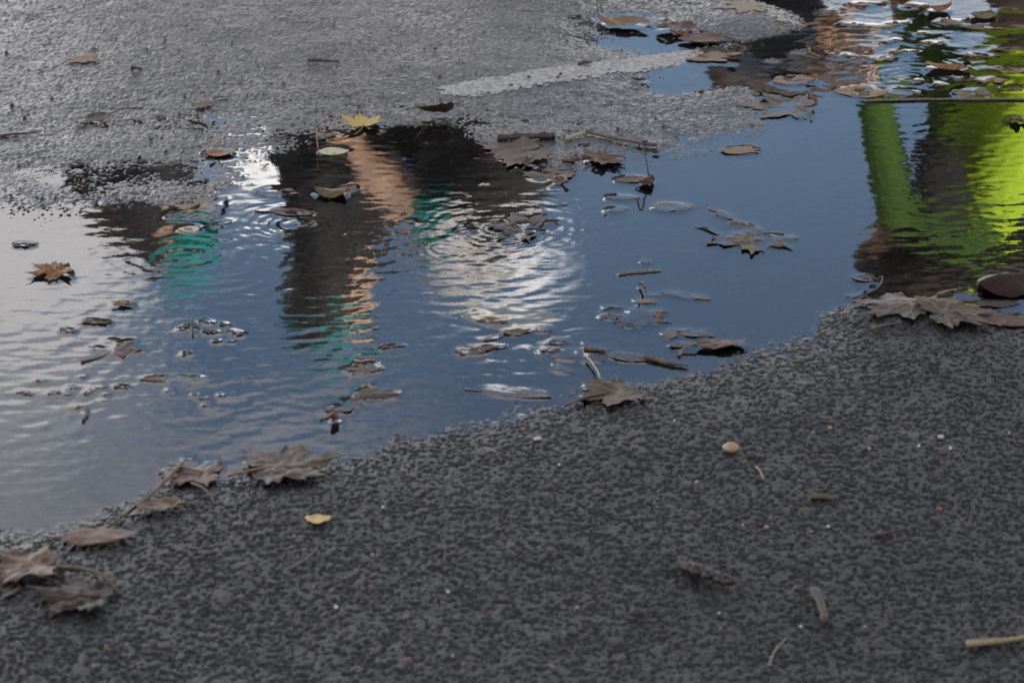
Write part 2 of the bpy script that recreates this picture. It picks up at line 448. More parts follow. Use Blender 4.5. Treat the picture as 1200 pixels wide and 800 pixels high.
def rag_shape(seed, n=56, rings=8, asp=.55):
    r = np.random.default_rng(seed)
    a = np.linspace(0, 2 * np.pi, n, endpoint=False)
    rad = .42 + np.zeros(n)
    for k in range(1, 9): rad = rad + r.normal() * .13 / k ** .7 * np.cos(k * a + r.uniform(0, 6.28))
    rad = np.clip(rad + r.normal(size=n) * .018, .1, .62)
    t = np.arange(1, rings + 1) / rings
    x = np.concatenate([[0], np.outer(t, rad * np.cos(a)).ravel()]); y = np.concatenate([[0], np.outer(t, rad * np.sin(a) * asp).ravel()])
    v = np.exp(-(y / .015) ** 2) * .6
    tri = np.array([(0, 1 + j, 1 + (j + 1) % n) for j in range(n)])
    q = np.array([(1 + i * n + j, 1 + (i + 1) * n + j, 1 + (i + 1) * n + (j + 1) % n, 1 + i * n + (j + 1) % n) for i in range(rings - 1) for j in range(n)])
    return x, y, v, tri, q, (-.4, 0)

def tube_mesh(name, pts, rads, seg=7, wob=0.0, seed=0):
    r = random.Random(seed)
    bm = bmesh.new(); rings = []
    P = [Vector(p) for p in pts]
    for i, p in enumerate(P):
        d = (P[min(i + 1, len(P) - 1)] - P[max(i - 1, 0)]).normalized()
        s = d.cross(Vector((0, 0, 1)));
        if s.length < .05: s = d.cross(Vector((1, 0, 0)))
        s.normalize(); u = s.cross(d)
        rings.append([bm.verts.new(p + (s * math.cos(2 * math.pi * k / seg) + u * math.sin(2 * math.pi * k / seg)) * rads[i] * (1 + wob * r.uniform(-1, 1))) for k in range(seg)])
    for a, b in zip(rings[:-1], rings[1:]):
        for k in range(seg): bm.faces.new((a[k], a[(k + 1) % seg], b[(k + 1) % seg], b[k]))
    bm.faces.new(rings[0][::-1]); bm.faces.new(rings[-1])
    for f in bm.faces: f.smooth = True
    bmesh.ops.recalc_face_normals(bm, faces=bm.faces)
    me = bpy.data.meshes.new(name); bm.to_mesh(me); bm.free()
    return me

CURVE = lambda p0, p1, bend, rise, n=12: [((p0[0] + (p1[0] - p0[0]) * t - (p1[1] - p0[1]) * bend * math.sin(math.pi * t)),
        (p0[1] + (p1[1] - p0[1]) * t + (p1[0] - p0[0]) * bend * math.sin(math.pi * t)), p0[2] + (p1[2] - p0[2]) * t + rise * math.sin(math.pi * t)) for t in [k / (n - 1) for k in range(n)]]

_seed = [100]
def leaf(kind, px, py, w, rot, colour, label, mode='land', name=None, cat='leaf', curl=.06, wr=.03, tilt=(0, 0), z=None, fold=0.0, stem=None,
         stemc='brown', stemr=.0011, group=None, wid=None, cup=0.0, squash=1.0, lift=0.0):
    """w: span in photo pixels; rot: heading on the ground (0 = tip to the right, 90 = tip away);
    stem: (length, heading offset, bend, rise) in leaf lengths"""
    _seed[0] += 1; sd = _seed[0]
    S = w / ppm(py)
    if kind == 'maple': x, y, v, tri, q, st = maple_shape(sd); k = .66; x = x * k; y = (y - .2) * k; st = (0, -.2 * k)
    elif kind == 'oval': x, y, v, tri, q, st = strip_shape(sd, wid or .3)
    elif kind == 'willow': x, y, v, tri, q, st = strip_shape(sd, wid or .1, 1.0)
    else: x, y, v, tri, q, st = rag_shape(sd, asp=wid or .55)
    rr = np.hypot(x, y); a = np.arctan2(y, x); r = np.random.default_rng(sd)
    nx = fbm(x * 3.2 + sd, y * 3.2, 71) - .5; nf = fbm(x * 9 + sd, y * 9, 74) - .5
    zz = curl * (2 * rr) ** 2 * (.25 + .75 * np.cos(a * 1 + r.uniform(0, 6.28)) ** 2 * (.6 + .8 * vnoise(a * 1.3 + 50, a * 0 + sd, 77)))
    zz = zz + wr * 2.2 * nx + wr * .9 * nf + fold * np.abs(x) + cup * y * y * 2 + v * .006
    zz = zz * (.5 if mode != 'land' else .5)
    zz = zz + tilt[0] * x + tilt[1] * y
    X, Y, Zl = x * S, y * S * squash, zz * S
    gx, gy = ground(px, py)
    th = R(rot) - math.pi / 2 if kind != 'rag' else R(rot)
    wx = gx + X * math.cos(th) - Y * math.sin(th); wy = gy + X * math.sin(th) + Y * math.cos(th)
    hb = lookup(BASES, wx, wy)
    zo = {'land': .0016, 'float': .0002, 'sub': -.006}[mode] if z is None else z
    if mode == 'land':
        zw = hb + zo + Zl - min(0, np.percentile(Zl, 12)) + lift
        zw = np.maximum(zw, hb - .0005)
    else:
        zw = (zo if zo >= .005 else zo * .4) + Zl - np.median(Zl) + lift
        if zo < .005: zw = np.where(zw > 0, zw / (1 + zw / .005), zw)
        zw = np.maximum(zw, lookup(BASES, wx, wy) + .0006)
    nm = name or {'maple': 'maple_leaf', 'oval': 'oval_leaf', 'willow': 'narrow_leaf', 'rag': 'leaf_fragment'}[kind]
    e = root(nm, gx, gy, 0, th, label, cat, group)
    co = np.stack([X, Y, zw], -1)
    me = bpy.data.meshes.new('blade')
    bm = bmesh.new(); vs = [bm.verts.new(c_) for c_ in co]
    for f in tri: bm.faces.new([vs[i] for i in f])
    for f in q: bm.faces.new([vs[i] for i in f])
    for f in bm.faces: f.smooth = True
    bmesh.ops.recalc_face_normals(bm, faces=bm.faces)
    bm.to_mesh(me); bm.free()
    at = me.attributes.new('vein', 'FLOAT', 'POINT'); at.data.foreach_set('value', v.astype(np.float32))
    bl = link('blade', me, LM[colour], e)
    so = bl.modifiers.new('thickness', 'SOLIDIFY'); so.thickness = .00035; so.offset = 0
    m = (zw > -.0007)
    WATERPTS.append(np.stack([wx[m], wy[m]], -1))
    if stem:
        ln, off, bend, rise = stem
        d = math.radians(-90 + off) if kind != 'rag' else math.radians(180 + off)
        p0 = (st[0] * S, st[1] * S * squash, float(zw[np.argmin((x - st[0]) ** 2 + (y - st[1]) ** 2)]) + .0004)
        p1x, p1y = p0[0] + ln * S * math.cos(d), p0[1] + ln * S * math.sin(d)
        gx1 = gx + p1x * math.cos(th) - p1y * math.sin(th); gy1 = gy + p1x * math.sin(th) + p1y * math.cos(th)
        hb1 = float(lookup(BASES, np.array([gx1]), np.array([gy1]))[0])
        zend = max(hb1 + .002, .0008 if mode != 'sub' else -.004)
        p1 = (p1x, p1y, zend + max(0, rise) * S * .6)
        pts = CURVE(p0, p1, bend, rise * S * .4)
        tm = tube_mesh('stem', pts, [stemr * (.8 + .25 * (i / 11) + (.5 if i == 11 else 0)) for i in range(12)], 6, .08, sd)
        link('stem', tm, SM[stemc], e)
    return e

def stick(x0, y0, x1, y1, rad, mat, label, name='twig', cat='twig', bend=.05, rise=0.0, knots=.15, taper=.6, n=14, z=None, side=None, group=None, flat=1.0, z1=0.0):
    """a rod from photo pixel (x0, y0) to (x1, y1) lying on the road or water"""
    _seed[0] += 1
    r = random.Random(_seed[0])
    a = ground(x0, y0); b = ground(x1, y1)
    mx, my = (a[0] + b[0]) / 2, (a[1] + b[1]) / 2
    h = max(float(lookup(BASES, np.array([mx]), np.array([my]))[0]), -.001) + rad * .7 + .001 if z is None else z
    e = root(name, mx, my, 0, 0, label, cat, group)
    pts = CURVE((a[0] - mx, a[1] - my, h), (b[0] - mx, b[1] - my, h + z1), bend, rise, n)
    pts = [(p[0] + r.uniform(-1, 1) * rad * .35, p[1] + r.uniform(-1, 1) * rad * .35, p[2]) for p in pts]
    rads = [rad * (1 - (1 - taper) * i / (n - 1)) * (1 + knots * r.uniform(-1, 1)) for i in range(n)]
    me = tube_mesh('shaft', pts, rads, 9, knots * .8, _seed[0])
    if flat != 1.0:
        for vv in me.vertices: vv.co.z = h + (vv.co.z - h) * flat
    link('shaft', me, SM[mat], e)
    if side:
        i, lx, ly, lz = side
        p = pts[i]
        link('side_shoot', tube_mesh('side_shoot', [p, (p[0] + lx * .5, p[1] + ly * .6, p[2] + lz * .7), (p[0] + lx, p[1] + ly, p[2] + lz)], [rads[i] * .8, rads[i] * .6, rads[i] * .7], 7, .2, _seed[0]), SM[mat], e)
    WATERPTS.append(np.array([[p[0] + mx, p[1] + my] for p in CURVE(pts[0], pts[-1], 0, 0, 60)]))
    return e

_pebmesh = {}
def pebble_mesh(seed, sx, sy, sz, rough=.22):
    bm = bmesh.new(); bmesh.ops.create_icosphere(bm, subdivisions=3, radius=1)
    r = random.Random(seed)
    ds = [Vector((r.gauss(0, 1), r.gauss(0, 1), r.gauss(0, 1))).normalized() for _ in range(7)]
    for v in bm.verts:
        d = v.co.normalized(); k = 1.0
        for q in ds: k -= rough * max(0, d.dot(q) - .62) * 1.6
        v.co = Vector((d.x * k * sx, d.y * k * sy, d.z * k * sz))
    for f in bm.faces: f.smooth = True
    me = bpy.data.meshes.new('pebble'); bm.to_mesh(me); bm.free(); return me

def pebble(px, py, w, mat, label, name='pebble', cat='pebble', asp=(1, .75, .6), rot=0, group=None, rough=.18):
    _seed[0] += 1
    S = w / ppm(py) / 2; x, y = ground(px, py)
    h = float(lookup(BASES, np.array([x]), np.array([y]))[0])
    o = link(name, pebble_mesh(_seed[0], S * asp[0], S * asp[1], S * asp[2], rough), PM[mat])
    o.location = (x, y, max(h, 0) + S * asp[2] * .5); o.rotation_euler = (0, 0, R(rot))
    return tag(o, label, cat, group)

# ------------------------------------------------------------------ the far bank and the top of the picture
G_FAR = 'leaves on the far bank'; G_WAT = 'leaves in the puddle'; G_NEAR = 'leaves on the near bank'
leaf('rag', 95, 76, 46, 5, 'tan', 'flat pale tan leaf pressed on the far asphalt, alone at its upper left', name='oval_leaf', wr=.02, curl=.02, wid=.75, group=G_FAR)
leaf('oval', 108, 143, 46, 200, 'grey', 'drab curled leaf with a long stalk, below the flat tan leaf on the far asphalt', curl=.22, wr=.1, stem=(.9, 15, .12, .1), stemc='brown', stemr=.0013, group=G_FAR, wid=.26)
leaf('rag', 237, 125, 28, 40, 'red', 'small pinkish brown leaf scrap stuck in the wet hollow of the far asphalt', wr=.02, curl=.02, wid=.9, group=G_FAR)
leaf('oval', 258, 182, 34, 10, 'orange', 'small orange tan oval leaf just above the white cloud patch in the water', curl=.12, wr=.05, wid=.34, stem=(.3, 60, .1, 0), group=G_FAR)
leaf('maple', 425, 149, 52, 100, 'yellow', 'bright yellow leaf, the only one, at the far rim of the puddle', curl=.13, wr=.06, fold=.35, stem=(.55, -30, .1, 0), stemc='brown', lift=.004, squash=.9, group=G_FAR)
leaf('oval', 391, 178, 36, 5, 'green', 'pale greenish white oval leaf with an upright orange stalk', mode='float', wid=.4, curl=.05, wr=.03, stem=(.55, -95, .1, .9), stemc='amber', z=.0025, group=G_WAT)
leaf('oval', 387, 229, 40, 160, 'olive', 'small tented olive brown leaf standing in the water between the dark reflections', mode='float', fold=-.55, wid=.42, curl=.1, wr=.06, z=.007, group=G_WAT)
leaf('rag', 412, 222, 34, 20, 'grey', 'grey wet leaf scrap floating beside the tented olive leaf', mode='float', wr=.08, curl=.08, group=G_WAT)
leaf('rag', 322, 226, 52, -8, 'grey', 'flat grey waterlogged leaf below the white patch of cloud in the water', mode='float', wr=.06, curl=.06, wid=.6, group=G_WAT)
leaf('oval', 345, 250, 52, -12, 'brown', 'long brown leaf curled into a boat, floating above the left swirl of ripples', mode='float', fold=.5, wid=.24, curl=.16, wr=.08, z=.003, stem=(.4, 10, .1, 0), group=G_WAT)
leaf('rag', 357, 262, 30, 10, 'grey', 'small grey scrap floating under the boat-shaped brown leaf', mode='float', wr=.14, curl=.1, group=G_WAT)
leaf('rag', 335, 274, 18, 0, 'pale', 'tiny pale scrap at the centre of the left swirl of ripples', mode='float', wr=.08, curl=.14, group=G_WAT)
leaf('maple', 238, 244, 82, 170, 'pale', 'large pale tan leaf soaked flat in the stony shallows on the left', mode='float', wr=.06, curl=.05, z=.001, squash=.9, group=G_WAT)
leaf('rag', 208, 250, 34, 60, 'red', 'reddish brown crumpled scrap at the left edge of the large pale leaf', mode='float', wr=.14, curl=.2, group=G_WAT)
leaf('oval', 221, 269, 26, 175, 'green', 'tiny yellow green oval leaf with dark stalk, near the large pale leaf', mode='float', wid=.42, curl=.06, wr=.03, z=.002, stem=(.55, 60, .1, 0), stemc='dark', group=G_WAT)
leaf('rag', 262, 262, 22, 30, 'grey', 'grey brown crumpled bit with a stub of stalk, right below the large pale leaf', mode='float', wr=.2, curl=.25, stem=(.5, 100, .1, 0), stemc='dark', group=G_WAT)
leaf('oval', 508, 140, 52, 215, 'grey', 'grey leaf folded up on its edge at the far rim of the puddle', fold=.75, wid=.38, curl=.25, wr=.08, lift=.006, tilt=(-.25, .3), group=G_FAR)
stick(583, 166, 650, 164, .0052, 'bark', 'thick black stick lying behind the large grey leaf on the far bank', bend=.02, knots=.2, taper=.9)
stick(662, 167, 686, 160, .0026, 'straw', 'short yellow stick right of the thick black stick', bend=.05, knots=.1, taper=.8)
stick(686, 158, 770, 174, .0022, 'barklight', 'thin bent brown twig lying on the far bank above the brown veined leaf', bend=-.04, knots=.25, taper=1.3, side=(10, .012, -.01, .006))
leaf('maple', 602, 181, 108, 200, 'grey', 'largest grey leaf on the far rim, soaked flat on the asphalt below the black stick', wr=.04, curl=.04, stem=(.3, 30, .1, 0), group=G_FAR)
leaf('maple', 708, 190, 64, 20, 'brown', 'brown leaf with curled edges and its stalk pointing right, on the far rim', curl=.14, wr=.07, stem=(.5, 155, .1, .1), lift=.002, squash=.85, group=G_FAR)
leaf('maple', 642, 208, 84, 155, 'grey', 'grey creased leaf with a tan stalk, floating at the upper end of the ripple rings', mode='float', fold=-.25, curl=.08, wr=.08, stem=(.35, -40, .1, .1), stemc='tan', stemr=.0022, z=.004, squash=.9, group=G_WAT)
leaf('rag', 619, 194, 22, 90, 'olive', 'tiny dark curled leaf bit standing between the two grey leaves', curl=.7, wr=.2, wid=.8, lift=.003, group=G_FAR)
leaf('rag', 662, 190, 26, 0, 'brown', 'small dark brown scrap between the largest grey leaf and the brown veined leaf', curl=.2, wr=.15, group=G_FAR)
leaf('oval', 740, 211, 42, 185, 'brown', 'brown leaf with a thin stalk standing straight up out of the water', mode='float', curl=.12, wr=.06, wid=.3, stem=(.5, 120, .1, 1.3), stemc='brown', z=.003, group=G_WAT)
leaf('rag', 762, 217, 26, 70, 'brown', 'spiky dry brown bit floating right of the leaf with the upright stalk', mode='float', curl=.5, wr=.35, wid=.8, z=.006, stem=(.6, -50, .1, 0), stemc='dark', group=G_WAT)
leaf('oval', 730, 232, 42, -6, 'grey', 'small smooth grey oval leaf floating on the open blue water', mode='float', wid=.2, curl=.03, wr=.03, z=.0014, group=G_WAT)
leaf('rag', 722, 246, 30, 10, 'pale', 'small pale scrap with a dark hooked stalk floating on the open blue water', mode='float', wr=.05, curl=.1, stem=(.6, 75, .1, 0), stemc='dark', z=.0006, group=G_WAT)
leaf('oval', 788, 243, 50, 0, 'pale', 'pale leaf awash with a dark olive far edge, right of the spiky dry bit', mode='float', wid=.3, curl=.1, wr=.1, fold=.1, z=.0006, group=G_WAT)
leaf('maple', 870, 279, 128, -150, 'olive', 'big half-sunk olive leaf alone in the blue water, only its rims showing', mode='float', wr=.13, curl=.10, z=.0, stem=(.3, -20, .2, 0), stemc='grey', squash=.8, group=G_WAT)
leaf('oval', 848, 253, 34, -60, 'olive', 'slender curled leaf with a stalk, upper left of the big half-sunk olive leaf', mode='float', wid=.16, fold=.5, curl=.15, wr=.05, z=.002, stem=(.4, 0, .1, 0), stemc='grey', group=G_WAT)
leaf('rag', 923, 279, 20, 0, 'pale', 'small pale scrap right of the big half-sunk olive leaf', mode='float', wr=.1, curl=.1, group=G_WAT)
leaf('rag', 873, 177, 50, 5, 'tan', 'lumpy tan leaf among sparkling droplets by the far shore', mode='float', wr=.1, curl=.14, wid=.62, z=.003, group=G_WAT)
leaf('maple', 918, 126, 108, 175, 'grey', 'broad grey brown leaf with a long dark stalk hanging towards the camera', mode='float', wr=.05, curl=.06, z=.003, stem=(.52, -70, .15, 0), stemc='dark', squash=.95, group=G_WAT)
leaf('oval', 932, 94, 56, 20, 'tan', 'tan leaf with an orange speck behind the broad grey brown leaf', mode='float', curl=.08, wr=.06, wid=.36, z=.003, group=G_WAT)
leaf('rag', 951, 96, 16, 0, 'rust', 'tiny orange leaf chip resting on the tan leaf behind the broad grey brown leaf', mode='float', curl=.3, wr=.1, z=.008, group=G_WAT)
leaf('rag', 897, 113, 22, 30, 'dark', 'dark curled bit touching the left edge of the broad grey brown leaf', mode='float', curl=.5, wr=.2, z=.008, group=G_WAT)
leaf('oval', 1008, 108, 62, 175, 'tan', 'pinkish tan oval leaf at the left end of the long thin stick', mode='float', wid=.4, curl=.08, wr=.05, z=.003, group=G_WAT)
leaf('oval', 1055, 110, 50, 5, 'grey', 'translucent grey leaf lying against the long thin stick', mode='float', wid=.36, curl=.04, wr=.04, z=.0012, group=G_WAT)
stick(1018, 119, 1230, 118, .0021, 'grey', 'long thin grey stick floating level across the right side of the puddle', bend=.012, knots=.1, taper=.9, z=.002)
leaf('rag', 1142, 112, 58, 30, 'grey', 'grey triangular leaf resting across the long thin stick', mode='float', curl=.1, wr=.08, wid=.8, z=.003, group=G_WAT)
leaf('rag', 1192, 144, 40, 140, 'grey', 'dark torn leaf edge sticking up out of the yellow reflection', mode='float', curl=.5, wr=.3, wid=.5, z=.007, group=G_WAT)
leaf('oval', 731, 32, 60, -8, 'tan', 'crisp tan leaf curled upwards with a thin upright stalk, above the white line', curl=.22, wr=.08, wid=.3, stem=(.35, -60, .1, 1.2), stemc='brown', lift=.006, group=G_FAR)
leaf('oval', 793, 38, 50, 5, 'red', 'pinkish brown leaf, uppermost of three by the end of the white line', curl=.16, wr=.06, wid=.34, lift=.006, group=G_FAR)
leaf('rag', 796, 44, 22, 0, 'rust', 'orange scrap under the uppermost of three leaves by the white line', curl=.4, wr=.1, lift=.001, group=G_FAR)
leaf('oval', 822, 50, 56, 175, 'brown', 'smooth brown leaf, middle of three overlapping by the end of the white line', curl=.08, wr=.04, wid=.34, lift=.003, group=G_FAR)
leaf('rag', 838, 68, 62, 5, 'tan', 'pale crumpled leaf, lowest of three by the end of the white line', mode='float', curl=.08, wr=.05, wid=.6, z=.004, group=G_WAT)
leaf('rag', 857, 73, 14, 0, 'olive', 'tiny dark amber bit on the right end of the pale crumpled leaf', mode='float', curl=.5, wr=.2, wid=.9, z=.010, group=G_WAT)
leaf('maple', 872, 12, 72, 190, 'pale', 'pale tan leaf flat in the stony shallows along the upper frame', mode='float', curl=.07, wr=.06, z=.004, group=G_WAT)
stick(820, 40, 868, 53, .0019, 'red', 'thin red brown twig across the shallows right of the three overlapping leaves', bend=.03, knots=.2, z=.006)
leaf('oval', 1110, 82, 52, -10, 'orange', 'orange brown leaf curled like a boat with a dark shaded side', mode='float', fold=.5, wid=.24, curl=.22, wr=.06, z=.005, group=G_WAT)
leaf('rag', 1133, 81, 14, 80, 'dark', 'black upright scrap at the right end of the orange boat-shaped leaf', mode='float', curl=.7, wr=.2, wid=.8, z=.008, group=G_WAT)
leaf('rag', 1076, 8, 34, 10, 'rust', 'russet leaf scrap with two humps near the upper frame', mode='float', curl=.3, wr=.15, z=.004, group=G_WAT)
leaf('oval', 1101, 14, 34, 30, 'rust', 'small leaf with an upturned orange tip near the upper frame', mode='float', curl=.45, wr=.12, wid=.3, z=.007, stem=(.4, 0, .2, 0), group=G_WAT)
leaf('rag', 1118, 28, 56, -20, 'grey', 'grey mottled leaf mat under the leaf with the orange tip', mode='float', curl=.1, wr=.08, wid=.6, z=.003, group=G_WAT)
leaf('rag', 1134, 30, 16, 0, 'maroon', 'pair of dark red lumps of leaf on the grey mottled mat', mode='float', curl=.5, wr=.35, z=.008, group=G_WAT)
leaf('rag', 1172, 34, 80, 5, 'grey', 'long grey leaf mat reaching the frame edge above the brown reflection', mode='float', curl=.07, wr=.06, wid=.4, z=.003, group=G_WAT)
leaf('oval', 1153, 21, 34, 15, 'olive', 'dark olive moss-coloured leaf between two grey leaf mats', mode='float', curl=.1, wr=.08, wid=.4, z=.005, group=G_WAT)
leaf('rag', 1180, 82, 56, -6, 'tan', 'tan leaf awash below the brown reflection at the frame edge', mode='float', curl=.06, wr=.07, wid=.5, z=.0008, group=G_WAT)
leaf('rag', 1035, 32, 44, 5, 'pale', 'pale film-like leaf awash in the bright upper ripples', mode='float', curl=.05, wr=.07, wid=.5, z=.0005, group=G_WAT)
leaf('rag', 1075, 95, 40, 5, 'brown', 'brown sodden leaf awash left of the orange boat-shaped leaf', mode='float', curl=.08, wr=.1, wid=.5, z=.0005, group=G_WAT)
leaf('oval', 1186, 336, 86, 15, 'maroon', 'dark maroon leaf curled over like a shell on the water at the frame edge', mode='float', curl=.05, cup=-.5, fold=-.9, wid=.42, wr=.03, z=.011, group=G_WAT)
leaf('maple', 1052, 366, 130, 160, 'wetgrey', 'largest leaf on the right shore, grey and flat with dark curled lobes', curl=.06, wr=.05, stem=(.15, 0, .1, 0), lift=.001, squash=.95, group=G_NEAR)
leaf('maple', 1118, 378, 108, 20, 'wetgrey', 'grey ragged leaf overlapping the right side of the largest shore leaf', curl=.07, wr=.07, stem=(.2, 30, .1, 0), lift=.002, group=G_NEAR)
leaf('oval', 1170, 357, 50, 5, 'maroon', 'dark red glossy leaf floating below the shell-shaped maroon leaf', mode='float', wid=.24, curl=.1, wr=.06, z=.004, group=G_WAT)
leaf('rag', 1143, 362, 26, 10, 'rust', 'rusty orange scrap at the water edge left of the dark red glossy leaf', mode='float', curl=.35, wr=.12, z=.004, group=G_WAT)
leaf('oval', 1175, 379, 70, 178, 'red', 'dull mauve leaf lying in the water film below the dark red glossy leaf', mode='float', wid=.3, curl=.06, wr=.04, z=.002, group=G_WAT)
leaf('rag', 1172, 386, 18, 0, 'tan', 'tiny tan dark-tipped curl on the dull mauve leaf', mode='float', curl=.4, wr=.2, z=.007, group=G_WAT)
leaf('rag', 1138, 345, 44, 8, 'grey', 'grey scrap awash between the yellow reflection and the shell-shaped maroon leaf', mode='float', curl=.08, wr=.1, z=.0006, group=G_WAT)
stick(1020, 395, 1052, 388, .0018, 'olive', 'short olive twig on the asphalt below the largest shore leaf', bend=.08, knots=.2)
stick(1066, 383, 1080, 366, .0017, 'red', 'thin red stalk lying over the largest shore leaf', bend=.05, z=.016)
stick(1098, 367, 1132, 386, .0017, 'olive', 'thin olive stalk lying over the grey ragged leaf', bend=.05, z=.016)
stick(1098, 355, 1120, 349, .0022, 'tan', 'short tan stalk at the back of the largest shore leaf', bend=.05, z=.012)
leaf('oval', 1010, 327, 26, 150, 'grey', 'small translucent leaf with a pale rim at the foot of the dark reflection', mode='float', wid=.4, curl=.2, fold=.3, wr=.04, z=.003, group=G_WAT)
stick(1000, 352, 1034, 326, .0012, 'dark', 'thin forked dark twig next to the small translucent leaf', bend=-.12, knots=.2, z=.003, side=(9, -.012, .02, .006))
leaf('rag', 1005, 347, 22, 0, 'pale', 'small pale scrap under the thin forked dark twig', mode='float', wr=.08, curl=.1, group=G_WAT)
# ------------------------------------------------------------------ the open water
leaf('rag', 28, 288, 30, 0, 'dark', 'dark brown leaf bit stranded on pebbles in the grey cloud reflection', mode='float', curl=.2, wr=.2, z=.003, group=G_WAT)
leaf('maple', 60, 321, 58, 210, 'orange', 'golden brown leaf humped up out of the water with its stalk to the lower right', mode='float', curl=.22, fold=-.45, wr=.12, z=.006, stem=(.5, 40, .1, 0), stemc='dark', stemr=.0018, group=G_WAT)
leaf('rag', 144, 359, 26, 0, 'tan', 'small tan hump with dark ends below the teal reflection on the left', mode='float', curl=.2, cup=-.5, wr=.12, z=.005, group=G_WAT)
leaf('rag', 110, 378, 34, 0, 'olive', 'dark greenish leaf bit, left of the tan hump in the streaky water', mode='float', curl=.3, wr=.2, z=.003, group=G_WAT)
leaf('rag', 79, 388, 22, 0, 'grey', 'small grey bit floating below left of the dark greenish bit', mode='float', curl=.1, wr=.1, z=.0015, group=G_WAT)
leaf('rag', 26, 461, 20, -15, 'brown', 'slim brown bit nearest the left frame edge in the water', mode='float', curl=.15, wr=.1, wid=.35, z=.003, group=G_WAT)
leaf('maple', 138, 408, 66, 50, 'red', 'half-sunk pinkish brown leaf with its stalk trailing to the lower left', mode='float', curl=.08, wr=.12, z=.0, stem=(.75, 0, .1, 0), stemc='brown', stemr=.0019, group=G_WAT)
for k, (x_, y_, w_, r_) in enumerate([(48, 447, 13, 0), (63, 461, 15, 10), (83, 455, 15, -5), (118, 455, 12, 0), (103, 460, 20, 60), (143, 454, 18, 0), (88, 478, 14, 0), (97, 442, 10, 0), (79, 463, 8, 0), (125, 463, 8, 0), (121, 470, 7, 0)]):
    leaf('rag', x_, y_, w_, r_, 'red' if k % 3 else 'brown', 'tiny brown crumb of leaf in the scatter below the half-sunk pinkish leaf', mode='float', curl=.15, wr=.2, z=.0012, group='leaf crumbs below the half-sunk pinkish leaf')
stick(101, 480, 98, 494, .0028, 'bark', 'short dark stub lying lengthwise below the scatter of leaf crumbs', name='twig', z=.0015, n=8)
leaf('willow', 205, 444, 84, 4, 'red', 'long narrow pale brown leaf awash in the lower left water', mode='float', wr=.05, curl=.03, wid=.11, z=.0006, group=G_WAT)
leaf('rag', 198, 458, 12, 0, 'brown', 'single brown crumb just below the long narrow pale brown leaf', mode='float', wr=.15, curl=.1, group=G_WAT)
for x_, y_, w_ in ((229, 463, 9), (240, 468, 14), (247, 476, 16), (261, 464, 10)):
    leaf('rag', x_, y_, w_, 0, 'red', 'tiny pinkish leaf crumb right of and below the long narrow pale leaf', mode='float', wr=.15, curl=.1, z=.001, group='pinkish leaf crumbs in the lower water')
for k, (x_, y_, w_, r_) in enumerate([(211, 387, 10, 0), (224, 384, 18, 20), (242, 378, 18, 0), (248, 389, 22, 8), (264, 381, 16, 0), (270, 388, 9, 0), (278, 392, 20, 25), (254, 400, 14, 0), (270, 401, 10, 0), (219, 415, 15, 40)]):
    leaf('rag', x_, y_, w_, r_, 'dark', 'tiny dark scrap in the cluster of black bits left of the large dark reflection', mode='float', curl=.25, wr=.25, z=.002, group='cluster of black bits on the water')
stick(227, 394, 227, 380, .0014, 'dark', 'short dark twig standing upright among the cluster of black bits', z=.002, z1=.012, n=8)
leaf('maple', 426, 432, 46, 120, 'grey', 'ragged grey brown leaf below the teal and white reflection', mode='float', curl=.1, wr=.12, z=.0025, group=G_WAT)
leaf('rag', 458, 407, 34, 15, 'brown', 'thin brown strip floating right of the teal and white reflection', mode='float', wid=.2, wr=.1, curl=.1, z=.002, group=G_WAT)
leaf('oval', 443, 463, 56, 4, 'dark', 'leaf with a black hump and pale watery skirt in the lower middle of the puddle', mode='float', wid=.34, cup=-.2, curl=.04, fold=-.25, wr=.1, z=.004, group=G_WAT)
leaf('rag', 402, 476, 54, 60, 'red', 'sunk reddish brown leaf trailing left of the leaf with the black hump', mode='float', wid=.6, curl=.1, wr=.1, z=-.0005, stem=(.5, 0, .1, 0), stemc='grey', group=G_WAT)
leaf('rag', 394, 494, 22, 80, 'rust', 'small rust and black curl at the foot of the sunk reddish brown leaf', mode='float', curl=.5, wr=.25, z=.005, group=G_WAT)
leaf('oval', 596, 371, 112, 178, 'sunken', 'large submerged yellow leaf glimmering under the middle of the puddle', mode='sub', wid=.42, curl=.02, wr=.02, z=-.003, group=G_WAT)
leaf('rag', 577, 378, 32, -10, 'olive', 'olive leaf bit surfacing on the large submerged yellow leaf', mode='float', wr=.16, curl=.14, z=.002, group=G_WAT)
leaf('rag', 604, 390, 34, 20, 'olive', 'dark folded tip with a pale stalk below the large submerged yellow leaf', mode='float', wr=.1, curl=.35, fold=-.2, z=.003, stem=(.9, 20, .05, .05), stemc='straw', group=G_WAT)
leaf('rag', 563, 411, 56, 25, 'brown', 'crumpled chestnut leaf below left of the large submerged yellow leaf', mode='float', wid=.38, wr=.2, curl=.12, z=.003, group=G_WAT)
leaf('rag', 540, 414, 18, -60, 'red', 'small chestnut bit at the left end of the crumpled chestnut leaf', mode='float', wr=.2, curl=.2, z=.002, group=G_WAT)
leaf('rag', 636, 388, 24, -10, 'olive', 'small olive brown bit right of the dark folded tip', mode='float', wr=.16, curl=.15, z=.0015, group=G_WAT)
leaf('willow', 606, 462, 84, -14, 'grey', 'slim grey willow-like leaf lying in the shallows by the near shore', mode='float', wid=.12, curl=.03, wr=.02, fold=.15, z=.0008, stem=(.25, 0, .05, 0), stemc='grey', group=G_WAT)
stick(618, 409, 648, 427, .0011, 'grey', 'pale straw sunk in the shallows above the slim grey leaf', name='straw', cat='straw', z=-.001)
leaf('oval', 658, 434, 30, -35, 'olive', 'small speckled olive leaf at the lower end of the pale sunk straw', mode='float', wid=.22, curl=.08, wr=.06, z=.0012, group=G_WAT)
